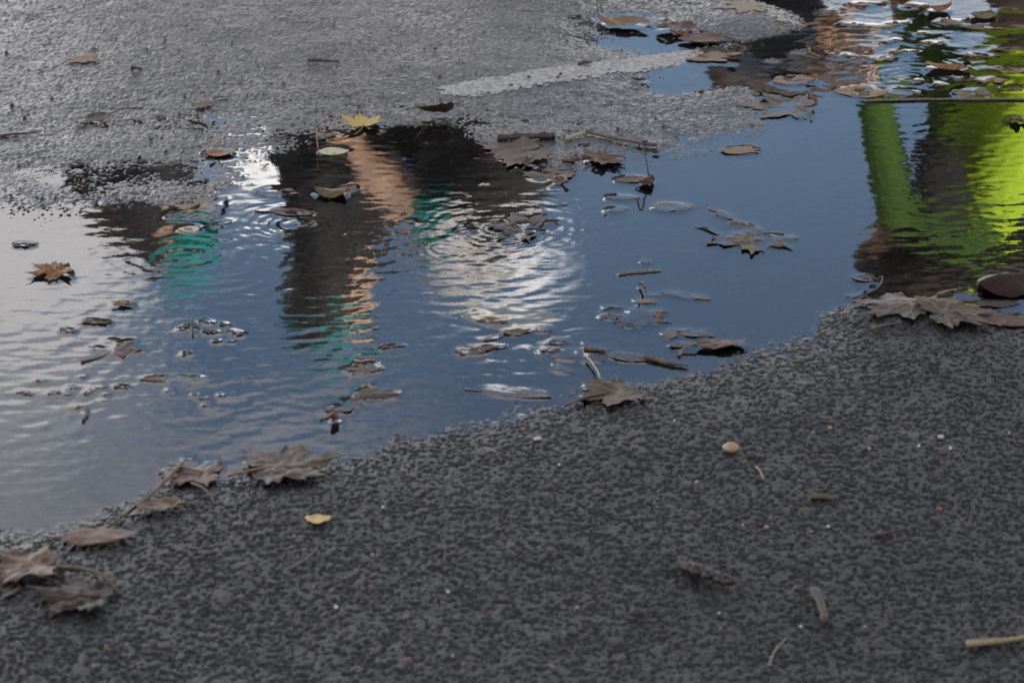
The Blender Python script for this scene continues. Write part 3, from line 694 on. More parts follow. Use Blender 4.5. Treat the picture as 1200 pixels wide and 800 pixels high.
leaf('oval', 655, 402, 26, -5, 'red', 'rolled brown bit, upper of two left of the short red brown stick', mode='float', wid=.26, fold=.3, wr=.1, curl=.1, z=.002, group=G_WAT)
leaf('rag', 645, 411, 24, 10, 'brown', 'rolled brown bit, lower of two left of the short red brown stick', mode='float', fold=.3, wr=.15, curl=.2, z=.002, group=G_WAT)
leaf('maple', 680, 415, 70, 80, 'red', 'submerged mauve leaf beneath the short red brown stick', mode='sub', curl=.03, wr=.03, z=-.0012, group=G_WAT)
stick(684, 410, 708, 413, .0030, 'barklight', 'short red brown stick floating left of the brown boat-shaped leaf', z=.002, knots=.2)
stick(687, 422, 704, 450, .0016, 'straw', 'golden straw leaning on the grey shore leaf by the near bank', name='straw', cat='straw', z=.006, bend=.03)
leaf('oval', 737, 420, 52, -22, 'brown', 'tan and brown leaf rolled lengthwise in the shallows', mode='float', wid=.22, fold=.45, curl=.12, wr=.08, z=.002, group=G_WAT)
stick(756, 421, 806, 431, .0028, 'barklight', 'brown twig lying on the near shore right of the rolled leaf', bend=-.04, knots=.2, z=.003)
leaf('oval', 786, 392, 30, 80, 'grey', 'upright grey oval leaf in the shallows near the right end of the near shore', mode='float', wid=.3, curl=.1, wr=.06, z=.0025, group=G_WAT)
leaf('rag', 815, 391, 46, -25, 'grey', 'mottled grey leaf right of the upright grey oval one', mode='float', wid=.6, curl=.07, wr=.1, z=.001, group=G_WAT)
leaf('rag', 803, 405, 36, 5, 'brown', 'dark brown scrap left of the crisp brown leaf on the near shore', mode='float', wid=.5, curl=.25, wr=.15, z=.003, group=G_WAT)
leaf('oval', 846, 407, 62, 12, 'wetred', 'crisp brown leaf on the near shore with a pale stalk curving left', curl=.2, wr=.08, wid=.24, fold=-.25, stem=(.5, 35, -.2, 0), stemc='grey', stemr=.0018, lift=.004, name='oval_leaf', group=G_NEAR)
stick(726, 322, 775, 318, .0026, 'grey', 'pale flat strip of stalk floating level in the open water', name='stalk', cat='stalk', z=.0008, knots=.25, bend=.02)
leaf('rag', 756, 308, 14, 0, 'red', 'tiny pinkish bit above the pale flat strip of stalk', mode='float', wr=.1, curl=.1, group=G_WAT)
leaf('willow', 804, 347, 62, -24, 'pale', 'long pale leaf with a dark rolled edge, alone in the middle right water', mode='float', wid=.11, fold=.4, curl=.06, wr=.06, z=.0012, group=G_WAT)
stick(749, 336, 757, 347, .0017, 'red', 'small forked red twig sticking up by the beige seed pod', z=.004, rise=.008, side=(6, -.012, .004, .01), n=8)
leaf('oval', 757, 354, 26, -10, 'tan', 'beige seed pod floating below the forked red twig', mode='float', name='seed_pod', cat='seed pod', wid=.26, cup=-.4, fold=-.6, wr=.03, z=.004)
leaf('willow', 765, 346, 22, -10, 'pale', 'pale narrow bit right of the forked red twig', mode='float', z=.001, group=G_WAT)
leaf('rag', 720, 362, 20, 0, 'dark', 'dark bit, uppermost of three at the left of the mauve patch', mode='float', wr=.22, curl=.2, z=.002, group=G_WAT)
leaf('rag', 716, 372, 28, 20, 'grey', 'grey bit, middle of three at the left of the mauve patch', mode='float', wr=.18, curl=.12, z=.001, group=G_WAT)
leaf('rag', 736, 382, 20, 0, 'dark', 'dark bit, lowest of three at the left of the mauve patch', mode='float', wr=.2, curl=.2, z=.0015, group=G_WAT)
leaf('maple', 752, 372, 70, -30, 'red', 'submerged mauve leaf among dark bits in the middle right water', mode='sub', curl=.04, wr=.04, z=-.001, group=G_WAT)
leaf('rag', 774, 370, 16, 10, 'tan', 'tan tip surfacing right of the submerged mauve leaf', mode='float', wr=.2, curl=.2, z=.002, group=G_WAT)
leaf('maple', 608, 268, 108, 170, 'maroon', 'dark red crumpled leaf awash inside the right swirl of ripples', mode='float', wr=.16, curl=.08, z=.0008, stem=(.2, 0, .1, 0), squash=.7, group=G_WAT)
leaf('rag', 547, 271, 26, 30, 'grey', 'grey scrap left of the dark red crumpled leaf', mode='float', wr=.15, curl=.15, z=.001, group=G_WAT)
leaf('rag', 643, 262, 22, 0, 'brown', 'brown bit at the right end of the dark red crumpled leaf', mode='float', wr=.2, curl=.2, z=.0012, group=G_WAT)
leaf('rag', 474, 262, 26, 0, 'grey', 'grey curled scrap on the dark reflection between the two swirls', mode='float', wr=.15, curl=.2, z=.001, group=G_WAT)
leaf('rag', 569, 214, 9, 0, 'pale', 'tiny white speck afloat on the wide dark reflection', mode='float', wr=.05, curl=.05, name='leaf_fragment', group=G_WAT)
# ------------------------------------------------------------------ the near bank
leaf('maple', 226, 556, 104, 175, 'wetred', 'reddish grey leaf soaked at the near waterline, left of the large brown-rimmed leaf', wr=.06, curl=.08, stem=(.45, 155, .06, .05), stemc='tan', stemr=.0016, squash=.9, group=G_NEAR)
leaf('maple', 338, 553, 140, 15, 'wetgrey', 'large grey brown leaf with rusty curled rims on the near waterline', wr=.08, curl=.13, stem=(.4, 10, .1, .05), stemc='tan', stemr=.0018, lift=.004, group=G_NEAR)
leaf('oval', 184, 601, 58, 190, 'wetbrown', 'pale pinkish tan folded leaf on the near shore below the reddish grey one', curl=.2, fold=.3, wr=.1, wid=.34, lift=.003, group=G_NEAR)
stick(212, 547, 122, 625, .0026, 'barklight', 'longest thin brown stalk, slanting down the near shore past the folded leaf', name='stalk', cat='stalk', bend=.06, knots=.2, rise=.006)
stick(203, 597, 240, 594, .0016, 'grey', 'straight thin brown stalk right of the folded leaf', name='stalk', cat='stalk')
stick(225, 572, 252, 597, .0018, 'barklight', 'slanting brown stalk between the reddish grey leaf and the straight one', name='stalk', cat='stalk', rise=.004)
leaf('oval', 117, 638, 90, 5, 'wetred', 'plain reddish leaf with a squarish end on the near bank', curl=.05, wr=.04, wid=.28, stem=(.3, -50, .1, 0), stemc='grey', stemr=.0017, lift=.003, group=G_NEAR)
leaf('maple', 28, 677, 118, 190, 'wetbrown', 'brown leaf at the left frame edge with a long twisted tan stalk', curl=.1, wr=.08, lift=.004, group=G_NEAR)
stick(70, 679, 140, 708, .0027, 'barklight', 'twisted tan stalk between the two lowest leaves on the left', name='stalk', cat='stalk', bend=.12, knots=.2, rise=.006)
leaf('maple', 90, 716, 116, 170, 'dark', 'dark grey brown leaf, lowest of the leaves on the near bank', curl=.12, wr=.09, stem=(.35, 170, .1, .05), lift=.003, group=G_NEAR)
leaf('willow', 14, 706, 34, 60, 'wetgrey', 'small pale grey sliver below the leaf at the left frame edge', curl=.05, wid=.16, group=G_NEAR)
leaf('rag', 379, 621, 34, 0, 'lemon', 'small squarish pale yellow leaf alone on the dark near asphalt', wr=.03, curl=.06, wid=.8, stem=(.3, -120, .1, 0), stemc='straw', lift=.001, group=G_NEAR)
stick(338, 680, 372, 655, .0011, 'grey', 'faint grey stem on the asphalt below the small yellow leaf', name='stalk', cat='stalk', bend=-.06)
leaf('maple', 716, 466, 104, 200, 'wetgrey', 'grey brown leaf with a red stalk stuck flat on the near waterline', wr=.045, curl=.07, squash=.9, lift=.001, group=G_NEAR)
stick(662, 480, 720, 464, .0018, 'red', 'red stalk lying along the grey brown leaf on the near waterline', name='stalk', cat='stalk', bend=.05, rise=.002)
pebble(856, 538, 20, 'beige', 'smooth beige pebble, the largest light stone on the near asphalt', asp=(1, .72, .62), rot=-15, rough=.2)
pebble(881, 546, 13, 'dark', 'round black clod close to the right of the beige pebble', name='clod', cat='clod')
pebble(845, 573, 10, 'dark', 'black crumb below the beige pebble', name='clod', cat='clod', rough=.4)
pebble(630, 522, 10, 'white', 'brightest white stone chip on the middle of the near asphalt', rough=.4)
pebble(747, 733, 20, 'dark', 'largest black stone chip, near the lower middle of the near asphalt', name='stone_chip', cat='stone', rough=.5)
stick(952, 596, 980, 599, .0036, 'olive', 'stubby olive twig on the right of the near asphalt', knots=.15, bend=.05, taper=.8, n=8)
stick(796, 677, 858, 700, .0078, 'dark', 'broken piece of bark, the thickest stick on the near asphalt', name='bark_piece', cat='bark', knots=.34, bend=-.03, taper=.8, flat=.85, n=22)
stick(953, 709, 966, 746, .0055, 'bark', 'brown spindle-shaped bud scale right of the piece of bark', name='bud', cat='bud', knots=.12, taper=.7, n=9, bend=.03)
stick(1131, 770, 1216, 760, .0032, 'straw', 'pale broken straw at the lower right corner', name='straw', cat='straw', knots=.12, bend=-.02)
stick(1133, 766, 1190, 764, .0022, 'grey', 'thin grey straw splinter lying along the pale broken straw', name='straw', cat='straw', knots=.12)
stick(901, 794, 920, 762, .0008, 'straw', 'fine yellow grass stem at the bottom right of the near asphalt', name='straw', cat='straw')
stick(886, 560, 894, 575, .0012, 'straw', 'tiny yellow straw under the black clod', name='straw', cat='straw', n=7)
stick(1026, 642, 1046, 638, .0026, 'bark', 'short dark twig with a pale tip on the right of the near asphalt', n=8)
stick(567, 532, 582, 538, .0009, 'straw', 'tiny cream straw by the two black crumbs on the middle of the near asphalt', name='straw', cat='straw', n=7)
stick(361, 77, 397, 79, .0030, 'bark', 'single dark stick alone on the dry far asphalt above the yellow leaf', n=9, knots=.15)
stick(154, 86, 166, 87, .0034, 'bark', 'very short black stick right of the flat tan leaf', n=8)
stick(0, 164, 44, 160, .0019, 'bark', 'thin dark twig on the far asphalt at the left frame edge', knots=.2)
stick(250, 118, 268, 117, .0012, 'bark', 'thin twig sliver above the pinkish scrap in the wet hollow', n=8)
stick(775, 148, 796, 162, .0013, 'bark', 'thin curved dark twig left of the lumpy tan leaf', bend=.05)
stick(677, 80, 694, 78, .0022, 'bark', 'short dark twig lying on the white line', n=8)
leaf('rag', 686, 79, 14, 60, 'red', 'small pinkish leaf scrap on the white line', wr=.1, curl=.2, wid=.8, group=G_FAR)
leaf('rag', 750, 97, 18, 0, 'dark', 'dark scrap below the white line, by the blue puddle of sky', wr=.2, curl=.25, group=G_FAR)
leaf('rag', 768, 181, 12, 20, 'brown', 'tiny brown chip right of the brown veined leaf', wr=.2, curl=.25, group=G_FAR)
for k, (x_, y_, w_, r_, c_) in enumerate([(965, 12, 30, 0, 'grey'), (1000, 30, 34, 10, 'brown'), (985, 66, 28, 0, 'grey'), (1030, 70, 36, -8, 'brown'), (1046, 48, 26, 20, 'dark'), (1062, 62, 34, 0, 'brown'), (1095, 52, 38, 8, 'grey'), (1098, 100, 26, 0, 'brown'),
      (1125, 92, 40, 5, 'brown'), (1150, 66, 36, -4, 'grey'), (1160, 96, 44, 0, 'tan'), (1190, 104, 36, 8, 'brown'), (1184, 60, 40, 0, 'brown'), (1012, 6, 36, 0, 'brown'), (1052, 28, 30, 5, 'grey'), (1192, 12, 36, -5, 'brown'), (1085, 40, 20, 0, 'rust'), (935, 60, 22, 0, 'grey'), (905, 70, 16, 0, 'pale'), (918, 28, 18, 0, 'pale')]):
    leaf('rag', x_, y_, w_, r_, c_, 'sodden leaf fragment awash in the crowded shallows along the upper right', mode='float', curl=.10, wr=.13, z=.001, group='leaf fragments in the upper right shallows')
# crumbs of grit one could pick up
def crumbs(spots, mat, label, group, name='grit_crumb', cat='grit'):
    for x_, y_, w_ in spots:
        w_ *= .82; r = random.uniform(0, 180)
        pebble(x_, y_, w_, mat, label, name, cat, (1, random.uniform(.5, .9), random.uniform(.5, .8)), r, group, .45)
crumbs([(588, 548, 7), (620, 539, 7), (598, 546, 6), (588, 585, 6), (708, 594, 9), (588, 616, 8), (590, 633, 7), (935, 616, 8), (915, 613, 6), (862, 619, 7), (784, 764, 9), (844, 548, 6), (940, 700, 7), (811, 597, 6), (1008, 716, 6), (1013, 438, 9), (484, 780, 8), (180, 672, 7)],
       'dark', 'small black crumb of grit loose on the near asphalt', 'black grit crumbs on the near asphalt')
crumbs([(466, 512, 11), (478, 786, 10), (435, 700, 9), (596, 617, 6), (706, 592, 7), (1046, 634, 8), (1100, 609, 10), (1126, 622, 7), (926, 607, 6), (952, 545, 5), (1104, 554, 7), (937, 700, 7), (845, 749, 8), (1015, 776, 9), (126, 772, 10), (994, 532, 5), (804, 682, 8), (573, 731, 7), (915, 632, 5), (1062, 519, 7), (820, 616, 5)],
       'rust', 'small rust brown crumb loose on the near asphalt', 'rust brown crumbs on the near asphalt')
crumbs([(525, 706, 7), (449, 605, 6), (655, 556, 5), (1102, 524, 10), (938, 747, 7), (842, 731, 6), (970, 629, 6), (531, 781, 5), (816, 576, 5), (394, 724, 8), (870, 627, 4), (1076, 534, 6), (1113, 537, 7), (1077, 533, 4), (790, 502, 5)],
       'white', 'small white stone chip loose on the near asphalt', 'white stone chips on the near asphalt')
crumbs([(898, 630, 9), (437, 662, 6), (1018, 538, 7), (972, 513, 8), (676, 725, 8), (952, 518, 5), (1182, 519, 6), (950, 635, 5), (1013, 747, 7), (368, 700, 5), (345, 640, 5), (970, 630, 5)],
       'sand', 'small sandy yellow chip loose on the near asphalt', 'sandy chips on the near asphalt')
crumbs([(172, 62, 6), (194, 53, 7), (186, 76, 6), (8, 68, 7), (14, 129, 10), (29, 143, 9), (217, 113, 7), (176, 165, 7), (163, 186, 8), (195, 179, 6), (395, 83, 7), (571, 132, 7), (724, 153, 7), (619, 95, 7), (599, 104, 6), (497, 63, 6), (47, 88, 5), (657, 92, 6), (632, 104, 5)],
       'dark', 'small black crumb of grit loose on the far asphalt', 'black grit crumbs on the far asphalt')
crumbs([(210, 64, 6), (61, 119, 6), (332, 100, 6), (49, 90, 5), (26, 133, 6), (58, 53, 5), (110, 63, 5), (510, 63, 8), (515, 94, 7), (654, 95, 6), (256, 88, 7), (822, 107, 8)],
       'rust', 'small rust brown crumb loose on the far asphalt', 'rust brown crumbs on the far asphalt')
# ------------------------------------------------------------------ the water: waves, rings, and the skin that climbs whatever breaks it
xs, ys = GX, GY
W = np.zeros_like(GX)
contact = (Z > .0002).astype(float)
inw = sstep(.004, -.004, BASE)
def rasterise(pts):
    out = np.zeros_like(GX)
    x, y = pts[:, 0], pts[:, 1]
    v = np.round(np.log(np.clip(y, Y0, Y1) / Y0) / math.log(Y1 / Y0) * (NV - 1)).astype(int)
    u = np.round((np.clip(x / (HWK * y), -1, 1) + 1) / 2 * (NU - 1)).astype(int)
    out[v, u] = 1
    return out
contact = np.maximum(contact * .42, np.minimum(1, blur(rasterise(np.concatenate(WATERPTS)), .7) * 1.6))
men = blur(contact, 2.0) * .8 + blur(contact, 5.0) * .35
W = W + .00075 * np.minimum(men, 1.1)
# rings round the two swirls and a few leaves: centre, inner radius, wavelength (m), height (mm), reach (m)
for cx, cy, lam, amp, r0, reach in ((352, 262, .015, .060, .03, .06), (590, 268, .016, .085, .02, .09), (520, 292, .014, .05, .0, .06), (480, 262, .013, .04, .01, .04), (215, 300, .026, .040, .05, .12), (868, 283, .022, .010, .06, .08), (690, 405, .02, .02, .05, .1),
                                    (870, 182, .012, .05, .03, .03), (1060, 90, .02, .06, .02, .12), (1010, 60, .03, .06, .05, .12), (1160, 330, .024, .04, .0, .10)):
    gx, gy = ground(cx, cy); r = np.hypot(xs - gx, ys - gy) + .026 * (fbm(xs * 22, ys * 22, 91) - .5)
    W += amp * 1e-3 * np.cos(2 * np.pi * r / lam) * np.exp(-np.maximum(r - r0, 0) / reach * 1.5) * sstep(.004, .02, r)
# wind ripples; how strong they run differs over the water
gain = .09 + .9 * blob(60, 400, 260, 120) + .75 * blob(300, 560, 420, 120) + .45 * blob(420, 300, 160, 140) + 1.1 * blob(590, 262, 110, 50) + .5 * blob(540, 330, 90, 50) + .5 * blob(560, 430, 160, 80) + .55 * blob(1100, 60, 190, 70) + 1.05 * blob(1140, 230, 110, 110)
rs = np.random.default_rng(3)
wav = np.zeros_like(GX)
for k in range(46):
    lam = .0125 * (4.6 ** rs.random()); th = R(rs.normal(122, 26) if k % 3 else rs.normal(88, 34)); ph = rs.uniform(0, 6.28)
    mod = vnoise(xs * 7 + 31 * k, ys * 5 + 7 * k, 100 + k)
    wav += lam * .00048 * mod * np.sin(2 * np.pi / lam * (xs * math.cos(th) + ys * math.sin(th)) + ph + 4.5 * vnoise(xs * 17, ys * 12, 150 + k % 7))
W += wav * gain
keep = (Z[:-1, :-1] < .0016) | (Z[1:, 1:] < .0016) | (Z[1:, :-1] < .0016) | (Z[:-1, 1:] < .0016)
kk = blur((Z < .0010).astype(float), 1.5)[:-1, :-1] > .04
water = bpy.data.objects.new('puddle_water', grid_mesh('puddle_water', W, keep & kk & (edge[:-1, :-1] > .2), np.repeat(gain.reshape(-1, 1), 4, 1))); COL.objects.link(water)
m, nt, out = material('water')
fr = N(nt, 'ShaderNodeFresnel', IOR=1.333); gl = N(nt, 'ShaderNodeBsdfGlossy', Roughness=0.0); tr = N(nt, 'ShaderNodeBsdfTransparent')
tr.inputs['Color'].default_value = (.86, .83, .78, 1)
gl.inputs['Color'].default_value = (1, 1, 1, 1)
at = N(nt, 'ShaderNodeAttribute', attribute_name='tone'); geo = N(nt, 'ShaderNodeNewGeometry')
mp = N(nt, 'ShaderNodeMapping'); mp.inputs['Rotation'].default_value = (0, 0, R(-38)); mp.inputs['Scale'].default_value = (.45, 1.0, 1.0)
nt.links.new(geo.outputs['Position'], mp.inputs['Vector'])
wn = N(nt, 'ShaderNodeTexNoise', Scale=120.0, Detail=2.0, Distortion=.6); nt.links.new(mp.outputs[0], wn.inputs['Vector'])
bp = N(nt, 'ShaderNodeBump', Strength=1.0, Distance=.00006)
nt.links.new(math_(nt, 'MULTIPLY', wn.outputs['Fac'], at.outputs['Fac']), bp.inputs['Height'])
nt.links.new(bp.outputs[0], gl.inputs['Normal']); nt.links.new(bp.outputs[0], fr.inputs['Normal'])
mx = N(nt, 'ShaderNodeMixShader')
nt.links.new(fr.outputs[0], mx.inputs[0]); nt.links.new(tr.outputs[0], mx.inputs[1]); nt.links.new(gl.outputs[0], mx.inputs[2])
nt.links.new(mx.outputs[0], out.inputs[0])
water.data.materials.append(m); tag(water, kind='structure')

# ------------------------------------------------------------------ people beyond the puddle, stretching and bending; the water mirrors them
def cloth(name, c, rough=.8, scale=30., var=.75):
    return plain(name, c, tuple(v * var for v in c), scale, rough, .5, .004)
CL = dict(skin=plain('skin', (.68, .45, .33), (.6, .38, .27), 40., .5, .1), black=cloth('black_cloth', (.014, .014, .016)), navy=cloth('navy_cloth', (.03, .036, .06)),
          brownhair=plain('brown_hair', (.035, .022, .016), (.02, .013, .01), 300., .5, .6, .003), auburn=plain('auburn_hair', (.075, .042, .026), (.05, .028, .018), 300., .5, .6, .003),
          teal=cloth('teal_cloth', (.03, .36, .35)), white=cloth('white_cloth', (.78, .77, .78), var=.9), green=cloth('shaded_lime_cloth', (.07, .16, .012)), lime=cloth('lime_cloth', (.50, .74, .02), var=.92), brown=cloth('brown_cloth', (.055, .036, .026)),  # the green is lime sleeve cloth with its shade put into the colour
          grey=cloth('grey_cloth', (.17, .16, .2)), sole=cloth('shoe_rubber', (.03, .03, .03)))

def chains_mesh(name, chains, blobs=(), flat=1.0):
    """overlapping tapered limbs; a voxel remesh grows them into one skin"""
    bm = bmesh.new()
    def ball(c, r, sc=(1, 1, 1), rot=None):
        g = bmesh.ops.create_icosphere(bm, subdivisions=2, radius=1)
        M = Matrix.Translation(c) @ (rot.to_4x4() if rot else Matrix()) @ Matrix.Diagonal((r * sc[0], r * sc[1], r * sc[2], 1))
        bmesh.ops.transform(bm, matrix=M, verts=g['verts'])
    for ch in chains:
        for (a, ra), (b_, rb) in zip(ch[:-1], ch[1:]):
            a = Vector(a); b_ = Vector(b_); d = b_ - a; L = d.length
            ball(a, ra); ball(b_, rb)
            if L < 1e-5: continue
            g = bmesh.ops.create_cone(bm, cap_ends=True, segments=16, radius1=ra, radius2=rb, depth=L)
            bmesh.ops.transform(bm, matrix=Matrix.Translation((a + b_) / 2) @ d.to_track_quat('Z', 'Y').to_matrix().to_4x4(), verts=g['verts'])
    for c, r, sc, rot in blobs: ball(Vector(c), r, sc, rot)
    me = bpy.data.meshes.new(name); bm.to_mesh(me); bm.free(); return me

def skin_it(o, vox, it=6):
    r = o.modifiers.new('skin', 'REMESH'); r.mode = 'VOXEL'; r.voxel_size = vox; r.use_smooth_shade = True
    s = o.modifiers.new('smooth', 'SMOOTH'); s.factor = .5; s.iterations = it
    return o

def person(x, y, face, label, pelvis, chest, head, arms, legs, top, bottom, hairc, cap=None, sleeve=1.0, sleevec=None, longhair=False, shoe='sole', headyaw=0.0, thick=1.0, hairw=1.0, hood=None):
    """joints in metres: forward, left, up, from the spot between the feet; face = heading of forward on the ground"""
    e = root('person', x, y, .012, 0, label, 'person')
    M = Matrix.Rotation(face, 3, 'Z')
    P = lambda p: M @ Vector(p)
    pel, che, hd = P(pelvis), P(chest), P(head)
    up = (che - pel).normalized(); lat = M @ Vector((0, 1, 0)); fw = lat.cross(up) * 1.0
    nk = che + up * .10
    hu = (hd - nk).normalized(); hf = (M @ Matrix.Rotation(headyaw, 3, 'Z') @ Vector((1, 0, 0))); hf = (hf - hu * hf.dot(hu)).normalized()
    HR = Matrix((hf, hu.cross(hf), hu)).transposed()
    H = lambda p: hd + HR @ Vector(p)
    mid = (pel + che) / 2
    ch = []; jk = []; tr = []; sl = []
    torso = [(pel + lat * s * .07, .115) for s in (1, -1)]
    for s in (1, -1):
        ch.append([(pel + lat * s * .075, .112), (mid + lat * s * .065, .10), (che + lat * s * .085 - up * .06, .105)])
        jk.append([(pel + lat * s * .08 - up * .03, .135), (mid + lat * s * .075, .128), (che + lat * s * .095 - up * .05, .125), (che + lat * s * .05 + up * .06, .075)])
    ch.append([(che + up * .02, .07), (nk, .056), (hd - hu * .06, .055)])
    hands = []
    for s, (el, wr) in zip((1, -1), arms):
        sh = che + lat * s * .185; el, wr = P(el), P(wr)
        ch.append([(che + lat * s * .1, .075), (sh, .06 * thick), ((sh + el) / 2, .05 * thick), (el, .042 * thick), (el.lerp(wr, .35), .043 * thick), (wr, .029 * thick)])
        full = [(che + lat * s * .1 , .09), (sh, .078), ((sh + el) / 2, .066), (el, .058), (el.lerp(wr, .5), .053), (wr, .045)]
        n = {1.0: 6, .5: 3, 0: 2}[sleeve if not isinstance(sleeve, tuple) else sleeve[0 if s == 1 else 1]]
        (sl if sleevec else jk).append(full[:n])
        if n == 2: skin_it(link('cuff', chains_mesh('cuff', [[(sh.lerp(el, .18), .076), (sh.lerp(el, .30), .072)]]), CL['teal'], e), .010, 3)
        d = (wr - el).normalized(); w_ = d.cross(fw);
        w_ = lat.copy() if w_.length < .2 else w_.normalized(); t_ = d.cross(w_)
        palm = wr + d * .05
        hands.append([(wr, .027), (wr + d * .03, .03)])
        for k in (-1.5, -.5, .5, 1.5):
            b0 = wr + d * .03 + w_ * k * .012; b1 = wr + d * .088 + w_ * k * .02
            ln = .04 if abs(k) < 1 else .033
            hands.append([(b0, .016), (b1, .0105), (b1 + d * ln * .9 + t_ * .012, .009), (b1 + d * ln * 1.6 + t_ * .035, .0075)])
        hands.append([(wr + d * .02 + w_ * .02, .016), (wr + d * .055 + w_ * .05 + t_ * .01, .012), (wr + d * .085 + w_ * .06 + t_ * .02, .0095)])
    shoes = []
    for s, (kn, an, toe) in zip((1, -1), legs):
        hp = pel + lat * s * .09 - up * .05; kn, an, toe = P(kn), P(an), P(toe)
        ch.append([(hp, .095), (hp.lerp(kn, .5), .078), (kn, .056), (kn.lerp(an, .3), .058), (an, .036), (an.lerp(toe, .8), .03)])
        tr.append([(pel + lat * s * .07, .125), (hp, .112), (hp.lerp(kn, .5), .096), (kn, .076), (kn.lerp(an, .35), .072), (kn.lerp(an, .93), .056)])
        heel = an - (toe - an) * .22; heel.z = an.z - .035; tz = Vector((toe.x, toe.y, toe.z))
        shoes.append([[(heel, .042), (an.lerp(toe, .45) - Vector((0, 0, .0)), .046), (tz, .036)], [(an + Vector((0, 0, .02)), .048), (an.lerp(toe, .3), .047)]])
    hb = [(hd, .098, (1.0, .80, 1.22), HR), (H((.035, 0, -.055)), .062, (1, .92, 1.0), HR), (H((.102, 0, -.012)), .020, (.8, .7, 1.3), HR), (H((.085, 0, .035)), .035, (.5, 1.5, .5), HR),
          (H((.086, 0, -.068)), .02, (.6, 1.3, .55), HR), (H((-.005, .08, -.005)), .028, (.8, .35, 1.1), HR), (H((-.005, -.08, -.005)), .028, (.8, .35, 1.1), HR)]
    bd = link('body', chains_mesh('body', ch + hands, hb), CL['skin'], e); skin_it(bd, .008, 3)
    jo = link('jacket', chains_mesh('jacket', jk), CL[top], e); skin_it(jo, .012, 4)
    if sleevec: skin_it(link('shirt_sleeves', chains_mesh('shirt_sleeves', sl), CL[sleevec], e), .012, 4)
    skin_it(link('trousers', chains_mesh('trousers', tr), CL[bottom], e), .012, 4)
    for sh_ in shoes: skin_it(link('shoe', chains_mesh('shoe', sh_), CL[shoe], e), .010, 3)
    hairb = [(H((-.022, 0, .022)), .105, (.95, .86, 1.12), HR)]
    hc = []
    if longhair:
        for s in (1, -1): hc.append([(H((-.05, .03 * s * hairw, .0)), .075 * hairw), (H((-.09, .04 * s * hairw, -.14)), .07 * hairw), (H((-.10, .05 * s * hairw, -.28)), .05 * hairw)])
    skin_it(link('hair', chains_mesh('hair', hc, hairb), CL[hairc], e), .010, 3)
    if hood: skin_it(link('hood', chains_mesh('hood', [[((h_[0][0] - x, .04, h_[0][1] - .012), h_[1]) for h_ in hood]]), CL['white'], e), .010, 3)
    for s in (1, -1):
        link('eye', chains_mesh('eye', [], [(H((.088, .032 * s, .012)), .012, (.6, 1, .8), HR)]), CL['sole'], e)
    if cap:
        skin_it(link('cap', chains_mesh('cap', [], [(H((-.008, 0, .062)), .116, (1, .88, .82), HR), (H((.11, 0, .055)), .075, (1, .9, .14), HR)]), CL[cap], e), .010, 3)
    return e

Yd = 8.35
hx, hz = mirror(1056, 292, Yd); sx_, sz_ = mirror(1128, 236, Yd); px_, pz_ = mirror(1225, 62, Yd)
# forward is to the left in the picture (-x); positions forward of the feet
def fx(base, x): return base - x
bx = px_ - .05
person(bx, Yd, math.pi, 'person in a lime green jacket with shade coloured into its sleeves, bending forward, one arm hanging down',
       (fx(bx, px_), 0, pz_), (fx(bx, sx_), 0, sz_), (fx(bx, hx), 0, hz),
       [((fx(bx, mirror(1052, 240, Yd - .2)[0]), .20, mirror(1052, 240, Yd - .2)[1]), (fx(bx, mirror(1024, 108, Yd - .2)[0]), .20, mirror(1024, 108, Yd - .2)[1])),
        ((fx(bx, sx_) + .02, -.24, sz_ - .27), (fx(bx, sx_) + .14, -.20, sz_ - .46))],
       [((.16, .11, .47), (.02, .11, .085), (.2, .12, .04)), ((.02, -.12, .46), (-.16, -.12, .085), (.02, -.13, .04))], 'lime', 'brown', 'brownhair', sleevec='green', longhair=True, hairw=1.5)
bgx, bgz = mirror(1094, 208, Yd - .24)
bag = root('shoulder_bag', bgx, Yd - .24, bgz, 0, 'black shoulder bag hanging from the person in the lime jacket', 'bag')
skin_it(link('pouch', chains_mesh('pouch', [[((-.01, 0, -.07), .048), ((.03, 0, -.05), .048), ((.05, 0, .06), .042), ((.01, 0, .06), .042), ((-.01, 0, -.07), .048)]]), CL['black'], bag), .010, 3)
link('strap', tube_mesh('strap', [(-.03, 0, .09), (0, .06, .20), (.06, .2, .26), (.1, .34, .2)], [.012] * 4, 8), CL['black'], bag)
Yb = 7.9
hx, hz = mirror(530, 284, Yb); sx_, sz_ = mirror(524, 226, Yb); px_, pz_ = mirror(645, 128, Yb)
bx = px_ - .02
w1 = mirror(420, 172, Yb - .17); e1 = mirror(456, 214, Yb - .17)
person(bx, Yb, math.pi * 1.0, 'person with white cap and hood on a black jacket, reaching a bare arm down',
       (fx(bx, px_), 0, pz_), (fx(bx, sx_), 0, sz_), (fx(bx, hx), 0, hz),
       [((fx(bx, e1[0]), .17, e1[1]), (fx(bx, w1[0]), .17, w1[1])), ((-.05, -.26, sz_ - .26), (.0, -.24, sz_ - .48))],
       [((.12, .12, .44), (.0, .12, .085), (.18, .13, .04)), ((.02, -.12, .44), (-.14, -.12, .085), (.04, -.13, .04))], 'black', 'black', 'white', cap='white', sleeve=0, sleevec='white', headyaw=-1.25, thick=1.15,
       hood=[(mirror(522, 306, Yb), .075), (mirror(560, 300, Yb), .09), (mirror(604, 262, Yb), .07)])
Ya = 8.75
hx, hz = mirror(384, 352, Ya); sx_, sz_ = mirror(412, 262, Ya); px_, pz_ = mirror(385, 130, Ya)
bx = px_
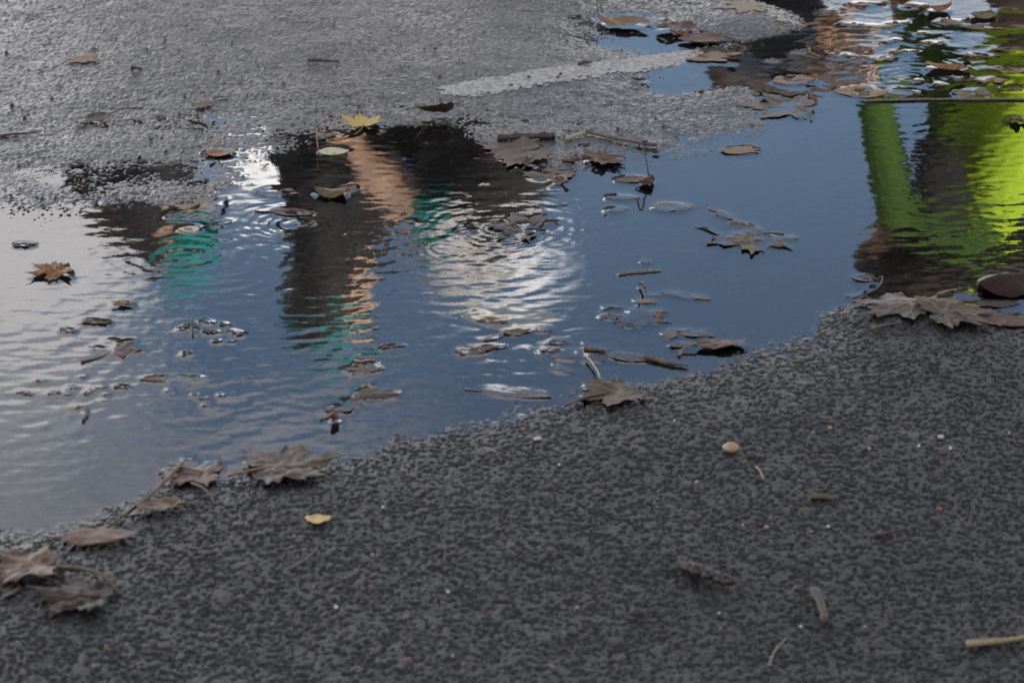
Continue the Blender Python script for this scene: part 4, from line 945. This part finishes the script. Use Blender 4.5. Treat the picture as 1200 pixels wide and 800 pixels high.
person(bx, Ya, -.35, 'person with long dark hair, a teal cap and a black jacket, standing with folded arms',
       (0, 0, pz_), (sx_ - bx, 0.0, sz_), (hx - bx, .02, hz),
       [((.06, .24, sz_ - .24), (.24, .08, sz_ - .2)), ((.06, -.24, sz_ - .24), (.24, -.06, sz_ - .17))],
       [((.05, .11, .48), (0, .12, .085), (.16, .14, .04)), ((.05, -.11, .48), (0, -.12, .085), (.16, -.14, .04))], 'black', 'black', 'brownhair', cap='teal', longhair=True, hairw=1.25, headyaw=.45)
Yc = 9.0
hx, hz = mirror(200, 264, Yc); sx_, sz_ = mirror(180, 205, Yc); px_, pz_ = mirror(172, 50, Yc)
bx = px_
person(bx, Yc, -.1, 'person in a dark hooded jacket and a teal cap, the farthest to the left, stooping',
       (0, 0, pz_), (sx_ - bx, 0.0, sz_), (hx - bx, 0, hz),
       [((.12, .25, sz_ - .28), (.26, .16, sz_ - .45)), ((.12, -.25, sz_ - .28), (.26, -.16, sz_ - .45))],
       [((.1, .11, .46), (0, .12, .085), (.17, .14, .04)), ((.06, -.11, .46), (-.06, -.12, .085), (.1, -.14, .04))], 'black', 'black', 'brownhair', cap='teal', longhair=True, hairw=.8)
Ye = 9.2
hx, hz = mirror(968, 48, Ye); sx_, sz_ = mirror(900, 72, Ye); px_, pz_ = mirror(850, 40, Ye)
bx = px_ + .06
person(bx, Ye, .1, 'person with auburn hair and a navy jacket, folded over at the hips',
       (px_ - bx, 0, pz_ - .06), (sx_ - bx, 0, sz_ - .1), (hx - bx, 0, hz),
       [((sx_ - bx + .10, .2, sz_ - .42), (sx_ - bx + .14, .16, sz_ - .68)), ((sx_ - bx + .10, -.2, sz_ - .42), (sx_ - bx + .16, -.16, sz_ - .66))],
       [((.06, .11, .46), (-.02, .12, .085), (.15, .14, .04)), ((.06, -.11, .46), (-.02, -.12, .085), (.15, -.14, .04))], 'navy', 'black', 'auburn', longhair=True)

# ------------------------------------------------------------------ an unseen house, added behind the near bank to shade the near road
def box(name, lo, hi, mat, parent=None):
    bm = bmesh.new(); bmesh.ops.create_cube(bm, size=1)
    for v in bm.verts: v.co = Vector([lo[i] + (v.co[i] + .5) * (hi[i] - lo[i]) for i in range(3)])
    me = bpy.data.meshes.new(name); bm.to_mesh(me); bm.free()
    return link(name, me, mat, parent)
bm_, nt, out = material('shade_house_brickwork')
b = N(nt, 'ShaderNodeBsdfPrincipled', Roughness=.85); br = N(nt, 'ShaderNodeTexBrick', Scale=4.5)
br.inputs['Color1'].default_value = (.22, .09, .06, 1); br.inputs['Color2'].default_value = (.16, .07, .05, 1); br.inputs['Mortar'].default_value = (.3, .28, .25, 1)
tc = N(nt, 'ShaderNodeTexCoord'); mp = N(nt, 'ShaderNodeMapping'); mp.inputs['Rotation'].default_value = (0, R(90), R(90))
nt.links.new(tc.outputs['Object'], mp.inputs['Vector']); nt.links.new(mp.outputs[0], br.inputs['Vector'])
nt.links.new(br.outputs['Color'], b.inputs['Base Color']); nt.links.new(b.outputs[0], out.inputs[0])
HZ = 7.3; hl = 5.2
house = root('shade_house', 8.2, -5.2, .012, R(-90), 'brick house added out of view behind the near bank to shade the puddle', 'house')
box('shade_house_wall', (-3, -hl, 0), (3, hl, HZ), bm_, house)
rm = bpy.data.meshes.new('roof'); bmr = bmesh.new()
rv = [bmr.verts.new(p) for p in ((-3.35, -hl - .1, HZ - .1), (3.35, -hl - .1, HZ - .1), (0, -hl - .1, HZ + 2.2), (-3.35, hl + .1, HZ - .1), (3.35, hl + .1, HZ - .1), (0, hl + .1, HZ + 2.2))]
for f in ((0, 2, 1), (3, 4, 5), (0, 3, 5, 2), (1, 2, 5, 4), (0, 1, 4, 3)): bmr.faces.new([rv[i] for i in f])
bmr.to_mesh(rm); bmr.free(); link('roof', rm, plain('shade_house_roof_tile', (.06, .05, .05), (.04, .035, .035), 8., .7), house)
fm = plain('window_paint', (.7, .7, .68), (.62, .62, .6), 10., .5); gm = plain('window_glass', (.02, .022, .025), (.015, .017, .02), 3., .06, 0)
for zz in (.9, 3.5):
    for k in range(4):
        yy = -hl + .9 + k * 2.45
        fr_ = box('shade_house_window', (-3.05, yy, zz), (-2.95, yy + 1.2, zz + 1.4), fm, house)
        box('shade_house_pane', (-3.056, yy + .07, zz + .07), (-3.03, yy + 1.13, zz + 1.33), gm, fr_)
        box('shade_house_sill', (-3.14, yy - .05, zz - .06), (-2.9, yy + 1.25, zz - .003), fm, fr_)

# ------------------------------------------------------------------ a shrub added behind the bending person to cut the bright sky reflection
added_shrub = root('added_shrub', 2.35, 10.3, .012, 0, 'dark olive shrub added behind the person in the lime jacket to dim the reflection', 'added_shrub')
rb = random.Random(21); V = []; F = []
for k in range(12):
    a_ = k * 2.4; link('branch', tube_mesh('branch', [(0, 0, -.03), (math.cos(a_) * .3, math.sin(a_) * .25, .5), (math.cos(a_) * .7, math.sin(a_) * .5, .95 + .03 * k)], [.02, .015, .007], 6), SM['bark'], added_shrub)  # branches of the added shrub
for j in range(5200):
    a_ = rb.uniform(0, 6.283); r_ = rb.random() ** .6; zz = rb.random()
    w_ = (1.02 - .5 * zz ** 2) * (1 + .15 * math.sin(3 * a_ + 4 * zz))
    c_ = Vector((math.cos(a_) * r_ * w_, math.sin(a_) * r_ * w_ * .8, .08 + 1.28 * zz)); s_ = rb.uniform(.025, .05)
    u_ = Vector((rb.gauss(0, 1), rb.gauss(0, 1), rb.gauss(0, .7))).normalized(); v_ = u_.orthogonal().normalized()
    i0 = len(V); V += [c_ + u_ * s_, c_ + v_ * s_ * .6, c_ - u_ * s_, c_ - v_ * s_ * .6]; F.append((i0, i0 + 1, i0 + 2, i0 + 3))
fol = bpy.data.meshes.new('foliage'); fol.from_pydata(V, [], F)
link('foliage', fol, plain('added_shrub_leaf', (.05, .055, .014), (.07, .05, .018), 3., .5), added_shrub)

# ------------------------------------------------------------------ an unseen tree, added beyond the puddle to darken reflections on the right
tree = root('added_maple_tree', 4.6, 13.5, .012, 0, 'maple tree added beyond the right end of the puddle to darken its reflections', 'tree')
rt = random.Random(8)
def limb_pts(a, b, k, n=7): return [Vector(a).lerp(Vector(b), i / (n - 1)) + Vector((rt.uniform(-k, k), rt.uniform(-k, k), 0)) * (0 < i < n) for i in range(n)]
tp = limb_pts((0, 0, -.05), (.1, .1, 3.4), .05)
link('trunk', tube_mesh('trunk', tp, [.24, .2, .185, .175, .165, .155, .14], 12, .1), SM['bark'], tree)  # trunk of the added tree
tips = []
for k in range(9):
    a_ = k * 2.4; p0 = tp[3 + k % 4]; p1 = p0 + Vector((math.cos(a_) * rt.uniform(1.0, 2.1), math.sin(a_) * rt.uniform(1.0, 2.1), rt.uniform(.7, 2.6)))
    lp = limb_pts(p0, p1, .12); tips += lp[3:]
    link('limb', tube_mesh('limb', lp, [.08, .07, .06, .05, .04, .03, .015], 8, .1), SM['bark'], tree)  # limbs of the added tree
V = []; F = []
for t_ in tips:
    for j in range(260):
        c_ = t_ + Vector((rt.gauss(0, .42), rt.gauss(0, .42), rt.gauss(0, .34))); s_ = rt.uniform(.04, .075)
        u_ = Vector((rt.gauss(0, 1), rt.gauss(0, 1), rt.gauss(0, .6))).normalized(); v_ = u_.orthogonal().normalized()
        i0 = len(V); V += [c_ + u_ * s_, c_ + v_ * s_ * .7, c_ - u_ * s_, c_ - v_ * s_ * .7]; F.append((i0, i0 + 1, i0 + 2, i0 + 3))
cmesh = bpy.data.meshes.new('crown'); cmesh.from_pydata(V, [], F)
link('crown', cmesh, plain('added_tree_leaf', (.09, .085, .02), (.14, .085, .02), 3., .5), tree)  # crown of the added tree

# ------------------------------------------------------------------ daylight
SUN_EL, SUN_AZ = R(33), R(135)          # azimuth from straight ahead towards the right
sun = bpy.data.lights.new('sun', 'SUN'); sun.energy = 5.0; sun.angle = R(.53); sun.color = (1, .93, .83)
so = bpy.data.objects.new('sun', sun); COL.objects.link(so)
d = Vector((math.sin(SUN_AZ) * math.cos(SUN_EL), math.cos(SUN_AZ) * math.cos(SUN_EL), math.sin(SUN_EL)))
so.rotation_euler = d.to_track_quat('Z', 'Y').to_euler(); so.location = d * 30
w = bpy.data.worlds.new('World'); scene.world = w; w.use_nodes = True
nt = w.node_tree; nt.nodes.clear()
out = nt.nodes.new('ShaderNodeOutputWorld'); bg = N(nt, 'ShaderNodeBackground', Strength=.135)
sky = N(nt, 'ShaderNodeTexSky'); sky.sky_type = 'NISHITA'; sky.sun_disc = False; sky.sun_elevation = SUN_EL; sky.sun_rotation = SUN_AZ
sky.altitude = 300; sky.air_density = 1.0; sky.dust_density = 1.0; sky.ozone_density = 2.0
tc = N(nt, 'ShaderNodeTexCoord')
sep = N(nt, 'ShaderNodeSeparateXYZ'); nt.links.new(tc.outputs['Generated'], sep.inputs[0])
az = math_(nt, 'MULTIPLY', math_(nt, 'ARCTAN2', sep.outputs['X'], sep.outputs['Y']), 57.2958)
el = math_(nt, 'MULTIPLY', math_(nt, 'ARCSINE', sep.outputs['Z']), 57.2958)
cn = N(nt, 'ShaderNodeTexNoise', Scale=9.0, Detail=7.0, Roughness=.58); mp = N(nt, 'ShaderNodeMapping'); mp.inputs['Scale'].default_value = (1, 1, 2.2)
nt.links.new(tc.outputs['Generated'], mp.inputs['Vector']); nt.links.new(mp.outputs[0], cn.inputs['Vector'])
def cloudbank(a0, e0, ra, re, amt):
    u = math_(nt, 'DIVIDE', math_(nt, 'SUBTRACT', az, a0), ra); v = math_(nt, 'DIVIDE', math_(nt, 'SUBTRACT', el, e0), re)
    q = math_(nt, 'ADD', math_(nt, 'MULTIPLY', u, u), math_(nt, 'MULTIPLY', v, v))
    return math_(nt, 'MULTIPLY', math_(nt, 'EXPONENT', math_(nt, 'MULTIPLY', q, -1.0)), amt)
banks = [(-9.5, 19.3, 3.6, 1.9, 1.25), (-4.2, 18.2, .55, .45, 2.0), (.2, 19.9, 1.2, .9, .5), (-5.0, 25.0, 9.0, 2.2, .26), (0, 26.5, 40., 2.6, .2), (-12., 8.0, 40., 5.0, .9)]
tot = None
for b_ in banks:
    g = cloudbank(*b_); tot = g if tot is None else math_(nt, 'ADD', tot, g)
opening = cloudbank(3., 20.0, 17., 8.0, .62)     # the one blue gap in a cloudy sky
tot = math_(nt, 'ADD', tot, math_(nt, 'SUBTRACT', .62, opening))
n_ = math_(nt, 'MULTIPLY', math_(nt, 'SUBTRACT', cn.outputs['Fac'], .5), 1.5)
cov = math_(nt, 'ADD', tot, n_)
cf = ramp(nt, cov, [(.28, (0, 0, 0)), (.75, (1, 1, 1))])
tint = nt.nodes.new('ShaderNodeMix'); tint.data_type = 'RGBA'; tint.blend_type = 'MULTIPLY'; tint.inputs[0].default_value = 1
nt.links.new(sky.outputs[0], tint.inputs[6]); tint.inputs[7].default_value = (.98, .93, .88, 1)
low = ramp(nt, math_(nt, 'DIVIDE', el, 60.0), [(0, (1.6, 1.55, 1.5)), (.20, (1.75, 1.71, 1.66)), (.265, (1.2, 1.18, 1.16)), (.34, (1.6, 1.59, 1.59)), (.42, (.85, .85, .86)), (.75, (.36, .36, .37))])
cc0 = mixc(nt, cn.outputs['Fac'], (4.9, 4.85, 4.9), (7.6, 7.3, 7.1))
cm = nt.nodes.new('ShaderNodeMix'); cm.data_type = 'RGBA'; cm.blend_type = 'MULTIPLY'; cm.inputs[0].default_value = 1
nt.links.new(cc0, cm.inputs[6]); nt.links.new(low, cm.inputs[7]); 
glow = math_(nt, 'ADD', math_(nt, 'ADD', cloudbank(-4.2, 18.2, .7, .55, 1.0), cloudbank(.3, 19.9, 1.2, .9, 1.0)), 1.0)     # the sunlit heads of two clouds
gs_ = nt.nodes.new('ShaderNodeVectorMath'); gs_.operation = 'SCALE'; nt.links.new(cm.outputs[2], gs_.inputs[0]); nt.links.new(glow, gs_.inputs['Scale']); cc = gs_.outputs[0]
fin = mixc(nt, math_(nt, 'MULTIPLY', cf, .92), tint.outputs[2], cc)
nt.links.new(fin, bg.inputs[0]); nt.links.new(bg.outputs[0], out.inputs[0])

# ------------------------------------------------------------------ render
scene.render.engine = 'CYCLES'
scene.cycles.use_denoising = True
scene.cycles.max_bounces = 6; scene.cycles.transparent_max_bounces = 12
scene.cycles.caustics_reflective = False; scene.cycles.caustics_refractive = False
vs = scene.view_settings
vs.view_transform = 'Standard'; vs.look = 'None'; vs.gamma = 1; vs.use_curve_mapping = False
vs.exposure = 1.5
